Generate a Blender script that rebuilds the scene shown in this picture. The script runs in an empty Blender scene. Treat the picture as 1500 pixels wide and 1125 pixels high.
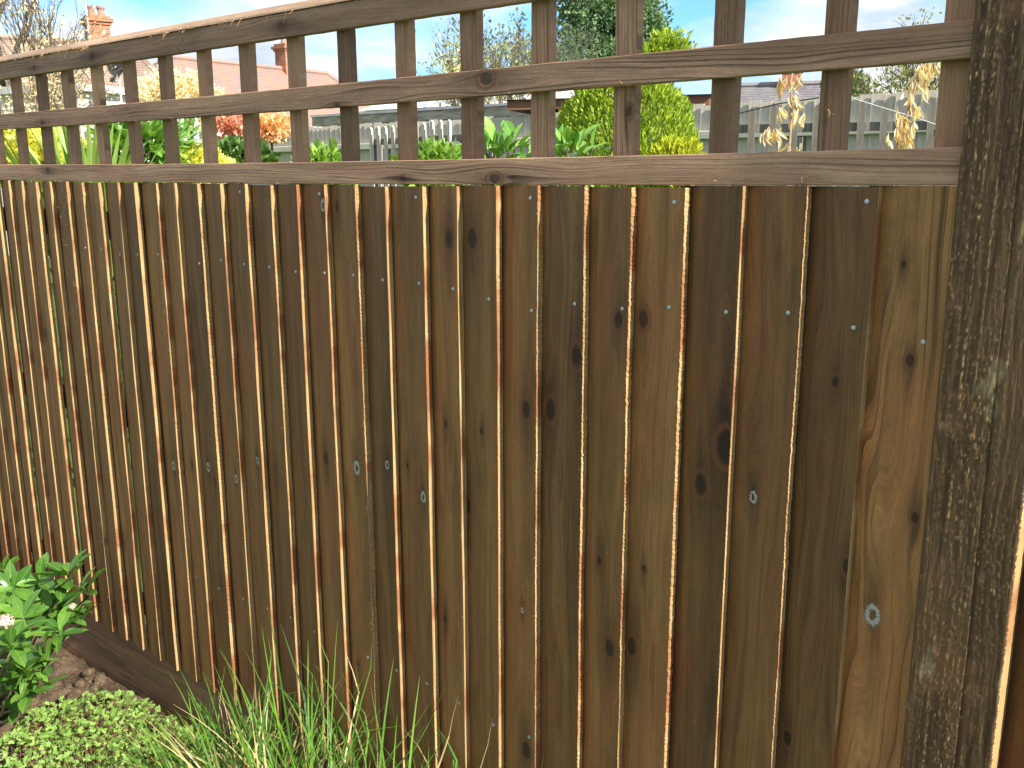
import bpy, math, random
import numpy as np
from mathutils import Vector, Matrix, noise as mnoise
random.seed(7); RNG = np.random.default_rng(7)
S = bpy.context.scene
COL = S.collection

# ------------------------------------------------------------------ camera
CAM_Z = 1.66
YAW, PITCH, ROLL, FPX = .69434867, .218366546, .00223397, 1376.785      # fitted to the fence lines
fwd = np.array([-math.sin(YAW)*math.cos(PITCH), math.cos(YAW)*math.cos(PITCH), -math.sin(PITCH)])
r0 = np.array([math.cos(YAW), math.sin(YAW), 0.]); d0 = np.cross(fwd, r0)
RT = math.cos(ROLL)*r0 + math.sin(ROLL)*d0; DN = -math.sin(ROLL)*r0 + math.cos(ROLL)*d0
cam = bpy.data.cameras.new('camera'); co = bpy.data.objects.new('camera', cam); COL.objects.link(co)
co.matrix_world = Matrix(((RT[0], -DN[0], -fwd[0], 0), (RT[1], -DN[1], -fwd[1], 0), (RT[2], -DN[2], -fwd[2], CAM_Z), (0, 0, 0, 1)))
cam.sensor_width = 36; cam.lens = 36*FPX/1500; cam.clip_start = .05; cam.clip_end = 2000
S.camera = co

# ------------------------------------------------------------------ sky, sun, exposure
SUN_EL, SUN_AZ = math.radians(35), math.radians(92.8)     # azimuth clockwise from +Y: nearly along the fence, a little in front of it
W = bpy.data.worlds.new('World'); S.world = W; W.use_nodes = True
wt = W.node_tree; wn = wt.nodes; wl = wt.links
sky = wn.new('ShaderNodeTexSky'); sky.sky_type = 'NISHITA'; sky.sun_disc = False
sky.sun_elevation = SUN_EL; sky.sun_rotation = SUN_AZ; sky.air_density = 1.0; sky.dust_density = .6; sky.ozone_density = 1.5
bg = wn['Background']; bg.inputs[1].default_value = .12
tc = wn.new('ShaderNodeTexCoord'); sep = wn.new('ShaderNodeSeparateXYZ'); wl.new(tc.outputs['Generated'], sep.inputs[0])
def wm(op, a, b=None):
    n = wn.new('ShaderNodeMath'); n.operation = op
    for i, v in enumerate((a, b)):
        if v is None: continue
        if isinstance(v, (int, float)): n.inputs[i].default_value = v
        else: wl.new(v, n.inputs[i])
    return n.outputs[0]
den = wm('ADD', wm('MAXIMUM', sep.outputs[2], 0.0), .22)
cv = wn.new('ShaderNodeCombineXYZ'); wl.new(wm('DIVIDE', sep.outputs[0], den), cv.inputs[0]); wl.new(wm('DIVIDE', sep.outputs[1], den), cv.inputs[1]); cv.inputs[2].default_value = 3.7
cn = wn.new('ShaderNodeTexNoise'); cn.inputs['Scale'].default_value = 1.25; cn.inputs['Detail'].default_value = 8; cn.inputs['Roughness'].default_value = .52; wl.new(cv.outputs[0], cn.inputs['Vector'])
cr = wn.new('ShaderNodeValToRGB'); cr.color_ramp.elements[0].position = .37; cr.color_ramp.elements[1].position = .54; wl.new(cn.outputs[0], cr.inputs[0])
cn2 = wn.new('ShaderNodeTexNoise'); cn2.inputs['Scale'].default_value = 3.0; cn2.inputs['Detail'].default_value = 5; wl.new(cv.outputs[0], cn2.inputs['Vector'])
cc = wn.new('ShaderNodeValToRGB'); cc.color_ramp.elements[0].position = .38; cc.color_ramp.elements[0].color = (2.7, 3.0, 3.5, 1); cc.color_ramp.elements[1].position = .58; cc.color_ramp.elements[1].color = (4.8, 4.75, 4.65, 1)
wl.new(cn2.outputs[0], cc.inputs[0])
tint = wn.new('ShaderNodeMixRGB'); tint.blend_type = 'MULTIPLY'; tint.inputs[0].default_value = 1; tint.inputs[2].default_value = (.42, .70, .95, 1); wl.new(sky.outputs[0], tint.inputs[1])
mx = wn.new('ShaderNodeMixRGB'); wl.new(cr.outputs[0], mx.inputs[0]); wl.new(tint.outputs[0], mx.inputs[1]); wl.new(cc.outputs[0], mx.inputs[2])
wl.new(mx.outputs[0], bg.inputs[0])
sl = bpy.data.lights.new('sun', 'SUN'); sl.energy = 4.6; sl.angle = math.radians(.53); sl.color = (1, .94, .84)
so = bpy.data.objects.new('sun', sl); COL.objects.link(so)
sd = Vector((math.sin(SUN_AZ)*math.cos(SUN_EL), math.cos(SUN_AZ)*math.cos(SUN_EL), math.sin(SUN_EL)))
so.rotation_euler = sd.to_track_quat('Z', 'Y').to_euler(); so.location = sd*40
S.view_settings.view_transform = 'Standard'; S.view_settings.look = 'None'; S.view_settings.exposure = 1.2; S.view_settings.gamma = 1
S.view_settings.use_curve_mapping = False

# ------------------------------------------------------------------ helpers
def ray(px, py): return (px-750)*RT + (py-562.5)*DN + FPX*fwd
def aty(px, py, Y):                       # where a sight line meets the upright plane Y
    v = ray(px, py); v = v*(Y/v[1]); return Vector((v[0], v[1], v[2]+CAM_Z))
def atz(px, py, Z):
    v = ray(px, py); v = v*((Z-CAM_Z)/v[2]); return Vector((v[0], v[1], Z))
def atd(px, py, d):                       # at distance d along the view axis
    v = ray(px, py)/FPX*d; return Vector((v[0], v[1], v[2]+CAM_Z))
def tag(o, label=None, cat=None, group=None, kind=None):
    if label: o['label'] = label
    if cat: o['category'] = cat
    if group: o['group'] = group
    if kind: o['kind'] = kind
    return o
def empty(name, loc=(0, 0, 0), rz=0.):
    o = bpy.data.objects.new(name, None); COL.objects.link(o); o.location = loc; o.rotation_euler = (0, 0, rz); o.empty_display_size = .1; return o
def link(name, me, parent=None, loc=None, rot=None, scale=None):
    o = bpy.data.objects.new(name, me); COL.objects.link(o)
    if parent: o.parent = parent
    if loc is not None: o.location = loc
    if rot is not None: o.rotation_euler = rot
    if scale is not None: o.scale = scale if hasattr(scale, '__len__') else (scale,)*3
    return o
def mesh(name, V, F, mats, mi=None, smooth=False):
    me = bpy.data.meshes.new(name)
    V = np.asarray(V, dtype=np.float32).reshape(-1, 3)
    if isinstance(F, np.ndarray):
        k = F.shape[1]; n = len(F)
        me.vertices.add(len(V)); me.vertices.foreach_set('co', V.ravel())
        me.loops.add(n*k); me.loops.foreach_set('vertex_index', F.astype(np.int32).ravel())
        me.polygons.add(n); me.polygons.foreach_set('loop_start', np.arange(0, n*k, k, dtype=np.int32))
        try: me.polygons.foreach_set('loop_total', np.full(n, k, dtype=np.int32))
        except Exception: pass
    else: me.from_pydata(V.tolist(), [], F)
    for m in (mats if isinstance(mats, (list, tuple)) else [mats]): me.materials.append(m)
    if mi is not None: me.polygons.foreach_set('material_index', np.asarray(mi, dtype=np.int32))
    if smooth: me.polygons.foreach_set('use_smooth', np.ones(len(me.polygons), dtype=bool))
    me.update(calc_edges=True); me.validate(); return me
class MB:
    def __init__(s): s.V = []; s.F = []; s.M = []
    def add(s, V, F, m=0):
        b = len(s.V); s.V += [tuple(v) for v in V]; s.F += [[i+b for i in f] for f in F]; s.M += [m]*len(F); return s
    def box(s, a, b, m=0, ch=0.):
        (x0, y0, z0), (x1, y1, z1) = a, b
        return s.add([(x0, y0, z0), (x1, y0, z0), (x1, y1, z0), (x0, y1, z0), (x0, y0, z1), (x1, y0, z1), (x1, y1, z1), (x0, y1, z1)],
                     [(0, 3, 2, 1), (4, 5, 6, 7), (0, 1, 5, 4), (1, 2, 6, 5), (2, 3, 7, 6), (3, 0, 4, 7)], m)
    def tube(s, pts, rad, n=6, m=0, cap=True):
        pts = [Vector(p) for p in pts]; rad = rad if hasattr(rad, '__len__') else [rad]*len(pts)
        V = []; F = []
        up = Vector((0, 0, 1))
        for i, p in enumerate(pts):
            t = (pts[min(i+1, len(pts)-1)]-pts[max(i-1, 0)]).normalized()
            a = t.cross(up if abs(t.z) < .95 else Vector((1, 0, 0))).normalized(); b = t.cross(a)
            for k in range(n):
                an = 2*math.pi*k/n; V.append(p+(a*math.cos(an)+b*math.sin(an))*rad[i])
        for i in range(len(pts)-1):
            for k in range(n): F.append((i*n+k, i*n+(k+1) % n, (i+1)*n+(k+1) % n, (i+1)*n+k))
        if cap: F.append(tuple(range(n))[::-1]); F.append(tuple((len(pts)-1)*n+k for k in range(n)))
        return s.add(V, F, m)
    def prism(s, poly, axis, lo, hi, m=0):       # poly in the two other axes, extruded along axis
        n = len(poly)
        def P(p, t):
            q = [p[0], p[1]]; q.insert(axis, t); return tuple(q)
        return s.add([P(p, lo) for p in poly]+[P(p, hi) for p in poly], [tuple(range(n))[::-1], tuple(range(n, 2*n))]+[(i, (i+1) % n, n+(i+1) % n, n+i) for i in range(n)], m)
    def me(s, name, mats, smooth=False): return mesh(name, s.V, s.F, mats, s.M, smooth)
    def build(s, name, mats, parent=None, smooth=False, **k): return link(name, s.me(name, mats, smooth), parent, **k)

# ------------------------------------------------------------------ materials
class N:
    def __init__(s, name, rough=.7, spec=.3):
        s.m = bpy.data.materials.new(name); s.m.use_nodes = True; s.t = s.m.node_tree; s.p = s.t.nodes['Principled BSDF']
        s.p.inputs['Roughness'].default_value = rough; s.p.inputs['Specular IOR Level'].default_value = spec
    def put(s, n, i, v):
        if v is None: return
        if hasattr(v, 'is_output') or isinstance(v, bpy.types.NodeSocket): s.t.links.new(v, n.inputs[i])
        else: n.inputs[i].default_value = v
    def n(s, kind): return s.t.nodes.new(kind)
    def ma(s, op, a, b=None, c=None, clamp=False):
        n = s.n('ShaderNodeMath'); n.operation = op; n.use_clamp = clamp
        for i, v in enumerate((a, b, c)): s.put(n, i, v)
        return n.outputs[0]
    def co(s, which='Object'):
        n = s.n('ShaderNodeTexCoord'); return n.outputs[which]
    def sep(s, v):
        n = s.n('ShaderNodeSeparateXYZ'); s.put(n, 0, v); return n.outputs
    def comb(s, x, y, z):
        n = s.n('ShaderNodeCombineXYZ'); s.put(n, 0, x); s.put(n, 1, y); s.put(n, 2, z); return n.outputs[0]
    def noise(s, v, sc, det=3, ro=.5, dist=0):
        n = s.n('ShaderNodeTexNoise'); s.put(n, 'Vector', v); n.inputs['Scale'].default_value = sc; n.inputs['Detail'].default_value = det
        n.inputs['Roughness'].default_value = ro; n.inputs['Distortion'].default_value = dist; return n.outputs[0]
    def voro(s, v, sc, feat='F1', out=0):
        n = s.n('ShaderNodeTexVoronoi'); n.feature = feat; s.put(n, 'Vector', v); n.inputs['Scale'].default_value = sc; return n.outputs[out]
    def ramp(s, f, stops):
        n = s.n('ShaderNodeValToRGB'); e = n.color_ramp.elements
        while len(e) < len(stops): e.new(.5)
        for i, (p, c) in enumerate(stops):
            e[i].position = p; e[i].color = (*c, 1) if hasattr(c, '__len__') else (c, c, c, 1)
        s.put(n, 0, f); return n.outputs[0]
    def sstep(s, v, lo, hi):
        n = s.n('ShaderNodeMapRange'); n.interpolation_type = 'SMOOTHSTEP'; s.put(n, 0, v); n.inputs[1].default_value = lo; n.inputs[2].default_value = hi; return n.outputs[0]
    def mix(s, f, a, b, mode='MIX'):
        n = s.n('ShaderNodeMixRGB'); n.blend_type = mode; s.put(n, 0, f)
        for i, v in ((1, a), (2, b)):
            if isinstance(v, tuple): v = (*v[:3], 1)
            s.put(n, i, v)
        return n.outputs[0]
    def attr(s, name, kind='OBJECT', out='Vector'):
        n = s.n('ShaderNodeAttribute'); n.attribute_type = kind; n.attribute_name = name; return n.outputs[out]
    def rnd(s): return s.n('ShaderNodeObjectInfo').outputs['Random']
    def bump(s, h, dist, strength=1.):
        n = s.n('ShaderNodeBump'); n.inputs['Distance'].default_value = dist; n.inputs['Strength'].default_value = strength; s.put(n, 'Height', h)
        s.t.links.new(n.outputs[0], s.p.inputs['Normal'])
    def color(s, c): s.put(s.p, 'Base Color', (*c, 1) if isinstance(c, tuple) else c); return s.m

def wood(name, axis, dark, light, red, line=.5, linesp=.012, knot=(.014, .007, .004), rough=.62, streakmix=1., bumpd=.0006):
    """sawn softwood; grain runs along Z ('z') or X ('x'). Knots from the object's own properties knot_a..knot_c (across, along, radius), resin."""
    n = N(name, rough, .35); o = n.sep(n.co())
    ac, al = (o[0], o[2]) if axis == 'z' else (o[2], o[0])
    rnd = n.rnd(); sd_ = n.ma('MULTIPLY', rnd, 37.)
    wv = n.comb(n.ma('MULTIPLY', ac, 7.), sd_, n.ma('MULTIPLY', al, 1.1))
    warp = n.ma('MULTIPLY', n.ma('SUBTRACT', n.noise(wv, 1.6, 2), .5), n.ma('ADD', .05, n.ma('MULTIPLY', n.attr('figure', out='Fac'), .10)))
    F = n.ma('ADD', ac, warp); dk = None; halo = None
    for kn in ('knot_a', 'knot_b', 'knot_c', 'resin'):
        k = n.sep(n.attr(kn)); dx = n.ma('SUBTRACT', ac, k[0]); dz = n.ma('SUBTRACT', al, k[1]); r = n.ma('MAXIMUM', k[2], .00005)
        u = n.ma('DIVIDE', dx, r); v = n.ma('DIVIDE', dz, r)
        d2 = n.ma('ADD', n.ma('MULTIPLY', u, u), n.ma('MULTIPLY', n.ma('MULTIPLY', v, v), .45))
        d2l = n.ma('ADD', n.ma('MULTIPLY', u, u), n.ma('MULTIPLY', n.ma('MULTIPLY', v, v), .05))
        w = n.ma('EXPONENT', n.ma('MULTIPLY', d2l, -.16))
        F = n.ma('SUBTRACT', F, n.ma('MULTIPLY', n.ma('MULTIPLY', dx, w), .85))
        if kn == 'resin':
            dj = n.ma('ADD', n.ma('SQRT', d2), n.ma('MULTIPLY', n.ma('SUBTRACT', n.noise(n.co(), 260, 2), .5), 1.1))
            resin = n.ma('MULTIPLY', n.sstep(dj, .45, .75), n.ma('SUBTRACT', 1., n.sstep(dj, .95, 1.35)))
            h = n.ma('EXPONENT', n.ma('MULTIPLY', d2l, -.5))
        else:
            d2n = n.ma('MULTIPLY', d2, n.ma('ADD', .45, n.ma('MULTIPLY', n.noise(n.co(), 55, 3), 1.1)))
            core = n.ma('SUBTRACT', 1., n.sstep(d2n, .45, 1.25))
            ring = n.ma('MULTIPLY', n.sstep(d2n, 1.0, 1.5), n.ma('SUBTRACT', 1., n.sstep(d2n, 1.9, 3.0)))
            rg_ = ring if kn == 'knot_a' else n.ma('MAXIMUM', rg_, ring)
            dk = core if dk is None else n.ma('MAXIMUM', dk, core)
            h = n.ma('EXPONENT', n.ma('MULTIPLY', d2l, -.35))
        halo = h if halo is None else n.ma('MAXIMUM', halo, h)
    st = n.noise(n.comb(n.ma('MULTIPLY', F, 34.), sd_, n.ma('MULTIPLY', al, 1.6)), 1., 4, .6)
    fine = n.noise(n.comb(n.ma('MULTIPLY', F, 330.), sd_, n.ma('MULTIPLY', al, 9.)), 1., 3, .65)
    jit = n.ma('MULTIPLY', n.noise(n.comb(n.ma('MULTIPLY', F, 55.), sd_, n.ma('MULTIPLY', al, .4)), 1., 2), 2.6)
    pv = n.ma('FRACT', n.ma('ADD', n.ma('ADD', n.ma('DIVIDE', F, linesp), jit), n.ma('MULTIPLY', sd_, 3.)))
    late = n.ma('MULTIPLY', n.sstep(pv, .55, .93), n.ma('SUBTRACT', 1., n.sstep(pv, .94, 1.)))
    late = n.ma('MULTIPLY', late, n.ma('ADD', .1, n.ma('MULTIPLY', n.sstep(n.noise(n.comb(n.ma('MULTIPLY', ac, 26.), sd_, n.ma('MULTIPLY', al, 2.5)), 1., 3), .35, .7), 1.1)))
    blot = n.noise(n.comb(n.ma('MULTIPLY', ac, 9.), sd_, n.ma('MULTIPLY', al, 2.4)), 1.5, 3, .55)
    c = n.mix(n.sstep(st, .3, .7), dark, light)
    c = n.mix(n.ma('MULTIPLY', n.sstep(blot, .42, .7), .65), c, red)
    tone = n.ma('ADD', .72, n.ma('MULTIPLY', rnd, .5))
    tone = n.ma('MULTIPLY', tone, n.ma('ADD', .55, n.ma('MULTIPLY', fine, .90)))
    tone = n.ma('MULTIPLY', tone, n.ma('SUBTRACT', 1., n.ma('MULTIPLY', late, n.ma('ADD', line, n.ma('ADD', n.ma('MULTIPLY', n.attr('figure', out='Fac'), .35), n.ma('MULTIPLY', halo, .28))))))
    tone = n.ma('MULTIPLY', tone, n.ma('SUBTRACT', 1., n.ma('MULTIPLY', halo, .50)))
    big = n.noise(n.comb(n.ma('MULTIPLY', ac, 14.), sd_, n.ma('MULTIPLY', al, .9)), 1.3, 2)
    tone = n.ma('MULTIPLY', tone, n.ma('ADD', .65, n.ma('MULTIPLY', big, .7)))
    mott = n.noise(n.comb(n.ma('MULTIPLY', ac, 55.), sd_, n.ma('MULTIPLY', al, 13.)), 1., 5, .62)
    tone = n.ma('MULTIPLY', tone, n.ma('ADD', .72, n.ma('MULTIPLY', mott, .56)))
    pore = n.noise(n.comb(n.ma('MULTIPLY', F, 900.), sd_, n.ma('MULTIPLY', al, 90.)), 1., 2, .6)
    tone = n.ma('MULTIPLY', tone, n.ma('ADD', .62, n.ma('MULTIPLY', pore, .76)))
    drk = n.sstep(n.noise(n.comb(n.ma('MULTIPLY', ac, 20.), n.ma('ADD', sd_, 5.), n.ma('MULTIPLY', al, 3.5)), 1.2, 4, .6), .56, .74)
    tone = n.ma('MULTIPLY', tone, n.ma('SUBTRACT', 1., n.ma('MULTIPLY', drk, .30)))
    tone = n.ma('MULTIPLY', tone, n.ma('ADD', 1., n.attr('tone', out='Fac')))
    c = n.mix(1., c, n.comb(tone, tone, tone), 'MULTIPLY')
    c = n.mix(n.ma('MULTIPLY', dk, n.ma('ADD', .30, n.ma('MULTIPLY', n.noise(n.co(), 260, 3, .7), .9))), c, knot)
    c = n.mix(n.ma('MULTIPLY', rg_, .65), c, (.155, .05, .02))
    sp = n.noise(n.co(), 330, 1, .5); spm = n.noise(n.co(), 14, 2)
    c = n.mix(n.ma('MULTIPLY', n.ma('MULTIPLY', n.sstep(sp, .70, .77), n.sstep(spm, .46, .64)), .6), c, (.30, .24, .17))
    c = n.mix(n.ma('MULTIPLY', resin, .8), c, (.42, .43, .36))
    hgt = n.ma('ADD', n.ma('MULTIPLY', fine, .9), n.ma('ADD', n.ma('MULTIPLY', st, .6), n.ma('MULTIPLY', late, .5)))
    hgt = n.ma('SUBTRACT', hgt, n.ma('MULTIPLY', dk, .5)); hgt = n.ma('ADD', hgt, n.ma('MULTIPLY', resin, 1.2))
    n.bump(hgt, bumpd)
    s_ = n.ma('ADD', rough-.12, n.ma('MULTIPLY', fine, .25)); n.put(n.p, 'Roughness', s_)
    return n.color(c)

M = {}
M['board'] = wood('board_wood', 'z', (.165, .079, .0255), (.265, .132, .043), (.245, .092, .032), line=.16, linesp=.021)
M['trellis_x'] = wood('rail_wood', 'x', (.33, .185, .108), (.46, .272, .168), (.38, .20, .125), line=.55, linesp=.0080, knot=(.03, .02, .014), bumpd=.0009, rough=.75)
M['trellis_z'] = wood('batten_wood', 'z', (.30, .158, .085), (.43, .245, .138), (.35, .17, .10), line=.5, linesp=.0070, knot=(.03, .02, .014), bumpd=.0009, rough=.75)
def edge_mat():
    n = N('sawn_edge_wood', .8, .15); o = n.sep(n.co()); r = n.ma('MULTIPLY', n.rnd(), 31.)
    a = n.noise(n.comb(n.ma('MULTIPLY', o[1], 300.), r, n.ma('MULTIPLY', o[2], 7.)), 1., 3, .6)
    b = n.noise(n.comb(r, 0., n.ma('MULTIPLY', o[2], 5.)), 1., 3, .6)
    c = n.mix(n.sstep(a, .3, .7), (.30, .165, .065), (.52, .34, .155))
    c = n.mix(n.ma('MULTIPLY', n.sstep(b, .48, .62), .85), c, (.24, .085, .036))
    n.bump(n.noise(n.comb(n.ma('MULTIPLY', o[1], 500.), r, n.ma('MULTIPLY', o[2], 120.)), 1., 2), .0006)
    return n.color(c)
M['edge'] = edge_mat()
def simple(name, c1, c2, sc=30, rough=.75, spec=.25, bump=.0, stretch=None, det=4, trans=0):
    n = N(name, rough, spec); v = n.co()
    if stretch:
        o = n.sep(v); v = n.comb(n.ma('MULTIPLY', o[0], stretch[0]), n.ma('MULTIPLY', o[1], stretch[1]), n.ma('MULTIPLY', o[2], stretch[2]))
    f = n.noise(v, sc, det, .6)
    if bump: n.bump(f, bump)
    return n.color(n.mix(n.sstep(f, .3, .7), c1, c2))
def leafmat(name, c1, c2, rough=.4, trans=.35, attr=True, vein=False, spec=.4):
    """leaf colour varied leaf by leaf ('shade' face attribute or object random); light passes through"""
    n = N(name, rough, spec)
    f = n.attr('shade', 'GEOMETRY', 'Fac') if attr else n.rnd()
    c = n.mix(f, c1, c2)
    if vein:
        o = n.sep(n.co()); mid = n.ma('SUBTRACT', 1., n.sstep(n.ma('ABSOLUTE', o[0]), .0006, .0022)); nz = n.noise(n.co(), 60, 3)
        c = n.mix(n.ma('MULTIPLY', mid, .45), c, tuple(min(1, x*1.7+.03) for x in c2)); c = n.mix(n.ma('MULTIPLY', n.sstep(nz, .35, .7), .35), c, tuple(x*.75 for x in c1))
        n.bump(n.ma('ADD', n.ma('MULTIPLY', mid, -1.), n.ma('MULTIPLY', nz, .4)), .0008)
    n.color(c)
    tr = n.n('ShaderNodeBsdfTranslucent'); tc_ = n.mix(1., c, (1.5, 1.35, .5), 'MULTIPLY'); n.put(tr, 0, tc_)
    mxs = n.n('ShaderNodeMixShader'); mxs.inputs[0].default_value = trans
    n.t.links.new(n.p.outputs[0], mxs.inputs[1]); n.t.links.new(tr.outputs[0], mxs.inputs[2])
    n.t.links.new(mxs.outputs[0], n.t.nodes['Material Output'].inputs['Surface']); return n.m

# ------------------------------------------------------------------ ground
def soil_mat():
    n = N('soil', .95, .1); v = n.co()
    a = n.noise(v, 9, 6, .65); b = n.noise(v, 120, 4, .6)
    c = n.mix(n.sstep(a, .35, .65), (.060, .040, .024), (.155, .108, .070)); c = n.mix(n.ma('MULTIPLY', n.sstep(b, .5, .7), .5), c, (.26, .195, .135))
    n.bump(n.ma('ADD', b, n.noise(v, 400, 3)), .004); return n.color(c)
M['soil'] = soil_mat()
M['lawn'] = simple('lawn_grass', (.035, .075, .014), (.075, .13, .03), 3, .9, .1, .02)
g = MB(); g.add([(-600, -600, -.06), (600, -600, -.06), (600, 600, -.06), (-600, 600, -.06)], [(0, 1, 2, 3)])
tag(g.build('ground', M['lawn']), kind='structure')
def grid(x0, x1, y0, y1, st, fn):
    xs = np.arange(x0, x1+st, st); ys = np.arange(y0, y1+st/2, st); nx, ny = len(xs), len(ys)
    V = [(x, y, fn(x, y)) for y in ys for x in xs]
    i = np.arange(nx-1); j = np.arange(ny-1); I, J = np.meshgrid(i, j); a = (J*nx+I).ravel()
    return V, np.stack([a, a+1, a+nx+1, a+nx], 1)
def soilh(x, y):
    v = Vector((x, y, 0))
    h = .030*mnoise.noise(v*3.1)+.022*mnoise.noise(v*9+Vector((5, 0, 0)))
    k = mnoise.voronoi(v*24, distance_metric='DISTANCE')[0]; h += .016*max(0, .55-k[0])*2*(.5+mnoise.noise(v*6)) + .009*mnoise.noise(v*55)+.004*mnoise.noise(v*120)
    return h - .012 + .05*max(0, (1.0-y))*.2
V, F = grid(-4.6, .4, .2, 1.372, .0125, soilh)
tag(link('soil_bed', mesh('soil_bed', V, F, M['soil'], smooth=True)), kind='structure')
# loose clods
def clod_mesh(seed, r=1.):
    import bmesh
    bm = bmesh.new(); bmesh.ops.create_icosphere(bm, subdivisions=2, radius=1)
    for v in bm.verts:
        v.co *= 1+.45*mnoise.noise(v.co*1.3+Vector((seed*3.1, 0, 0)))+.2*mnoise.noise(v.co*3.5+Vector((0, seed, 0))); v.co.z *= .75
    me = bpy.data.meshes.new('clod'); bm.to_mesh(me); bm.free(); V = np.array([v.co[:] for v in me.vertices]); F = np.array([p.vertices[:] for p in me.polygons]); bpy.data.meshes.remove(me); return V, F
cl = [clod_mesh(i) for i in range(4)]
VV = []; FF = []; b = 0
for i in range(900):
    V_, F_ = cl[i % 4]; x = random.uniform(-3.7, -1.6); y = random.uniform(.75, 1.34)
    r = .004+.016*random.random()**3; a = random.uniform(0, 6.28); c_, s_ = math.cos(a), math.sin(a)
    P = V_*r; P = np.stack([P[:, 0]*c_-P[:, 1]*s_+x, P[:, 0]*s_+P[:, 1]*c_+y, P[:, 2]+soilh(x, y)+r*.3], 1); VV.append(P); FF.append(F_+b); b += len(P)
tag(link('soil_clods', mesh('soil_clods', np.concatenate(VV), np.concatenate(FF), M['soil'], smooth=True)), 'crumbly brown clods of dry soil scattered over the flower bed', 'soil', kind='stuff')

# ------------------------------------------------------------------ the fence
FY = 1.35                                  # plane of the boards' thick outer edges
fence = empty('garden_fence', (-1.8, FY, 0)); FO = Vector(fence.location)
tag(fence, 'brown timber garden fence of overlapping upright boards with open square trellis along its top', 'fence')
def fl(v): return tuple(Vector(v)-FO)
EX = [31, 52, 72, 97, 119, 144, 171, 197, 227, 255, 289, 323, 359, 396, 434, 475, 520, 565, 620, 669, 727, 787, 859, 927.5, 1005, 1088.5, 1185, 1289]
crest = [aty(x, 272, FY).x for x in EX]
left = []; x = crest[0]
while x > -5.3: x -= random.uniform(.092, .104); left.append(x)
POST_L, POST_R = -.357, -.236
crest = left[::-1]+crest+[POST_L+.012]
right = [POST_R+.085]; 
while right[-1] < 1.3: right.append(right[-1]+random.uniform(.095, .104))
ZB, ZT = .187, 1.641
T = .0160
nailpx = [(1270, 295), (1155, 458), (1064, 457), (981, 450), (913, 452), (843, 445), (779, 455), (717, 438), (664, 423), (1250, 480), (1352, 501), (615, 415), (562, 410), (518, 403), (476, 400), (434, 398), (395, 391), (358, 387), (324, 381), (293, 386), (232, 373), (203, 373), (175, 373), (148, 365), (125, 363), (989, 296), (777, 290), (610, 289), (468, 284), (352, 281),
          (356, 878), (393, 891), (427, 904), (462, 925), (539, 963), (583, 981), (626, 1001), (673, 1030), (724, 1061), (775, 1080), (320, 862), (285, 846)]
nails = [aty(a, b, FY+.004) for a, b in nailpx]
# knots seen in the photograph: pixel, radius, resin?
KN = [(657, 350, .013, 0), (689, 350, .014, 0), (907, 468, .010, 0), (939, 468, .011, 0), (770, 600, .012, 0), (803, 601, .013, 0), (846, 522, .013, 0), (521, 686, .010, 1), (475, 671, .010, 0), (568, 681, .006, 1),
      (594, 683, .005, 1), (621, 728, .007, 1), (650, 622, .006, 0), (704, 632, .005, 0), (474, 301, .008, 1), (489, 302, .008, 1), (1064, 655, .018, 0), (1024, 712, .012, 0), (1101, 730, .006, 1), (1340, 758, .006, 1),
      (1276, 903, .010, 1), (1321, 388, .004, 1), (1332, 528, .007, 1), (893, 950, .012, 0), (922, 950, .012, 0), (678, 742, .013, 0), (303, 685, .008, 1), (345, 702, .007, 1), (281, 682, .007, 0), (726, 294, .012, 0), (64, 490, .012, 0), (86, 497, .010, 0),
      (1150, 1085, .008, 0), (1243, 830, .009, 0), (253, 682, .008, 1), (378, 675, .006, 1), (876, 822, .006, 0), (942, 834, .005, 0), (648, 910, .006, 0), (764, 895, .004, 1), (670, 1005, .005, 0), (709, 1036, .006, 0), (770, 1100, .014, 0), (1222, 560, .006, 0), (887, 577, .004, 0), (950, 588, .004, 0), (430, 900, .004, 0)]
knots = [(aty(a, b, FY+.004), r, k) for a, b, r, k in KN]
nail_me = MB()
nv = [(0, -.0012, 0)]+[(.0033*math.cos(a), -.0009, .0033*math.sin(a)) for a in np.linspace(0, 2*math.pi, 9)[:-1]]+[(.0036*math.cos(a), .0008, .0036*math.sin(a)) for a in np.linspace(0, 2*math.pi, 9)[:-1]]
nf = [(0, 1+i, 1+(i+1) % 8) for i in range(8)]+[(1+i, 9+i, 9+(i+1) % 8, 1+(i+1) % 8) for i in range(8)]
nail_me.add(nv, nf)
nm = N('galvanised_nail', .38, .5); nm.p.inputs['Metallic'].default_value = .55
nail_me = nail_me.me('nail', nm.color(nm.mix(nm.noise(nm.co(), 900, 2), (.34, .42, .50), (.60, .68, .74))))
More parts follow.
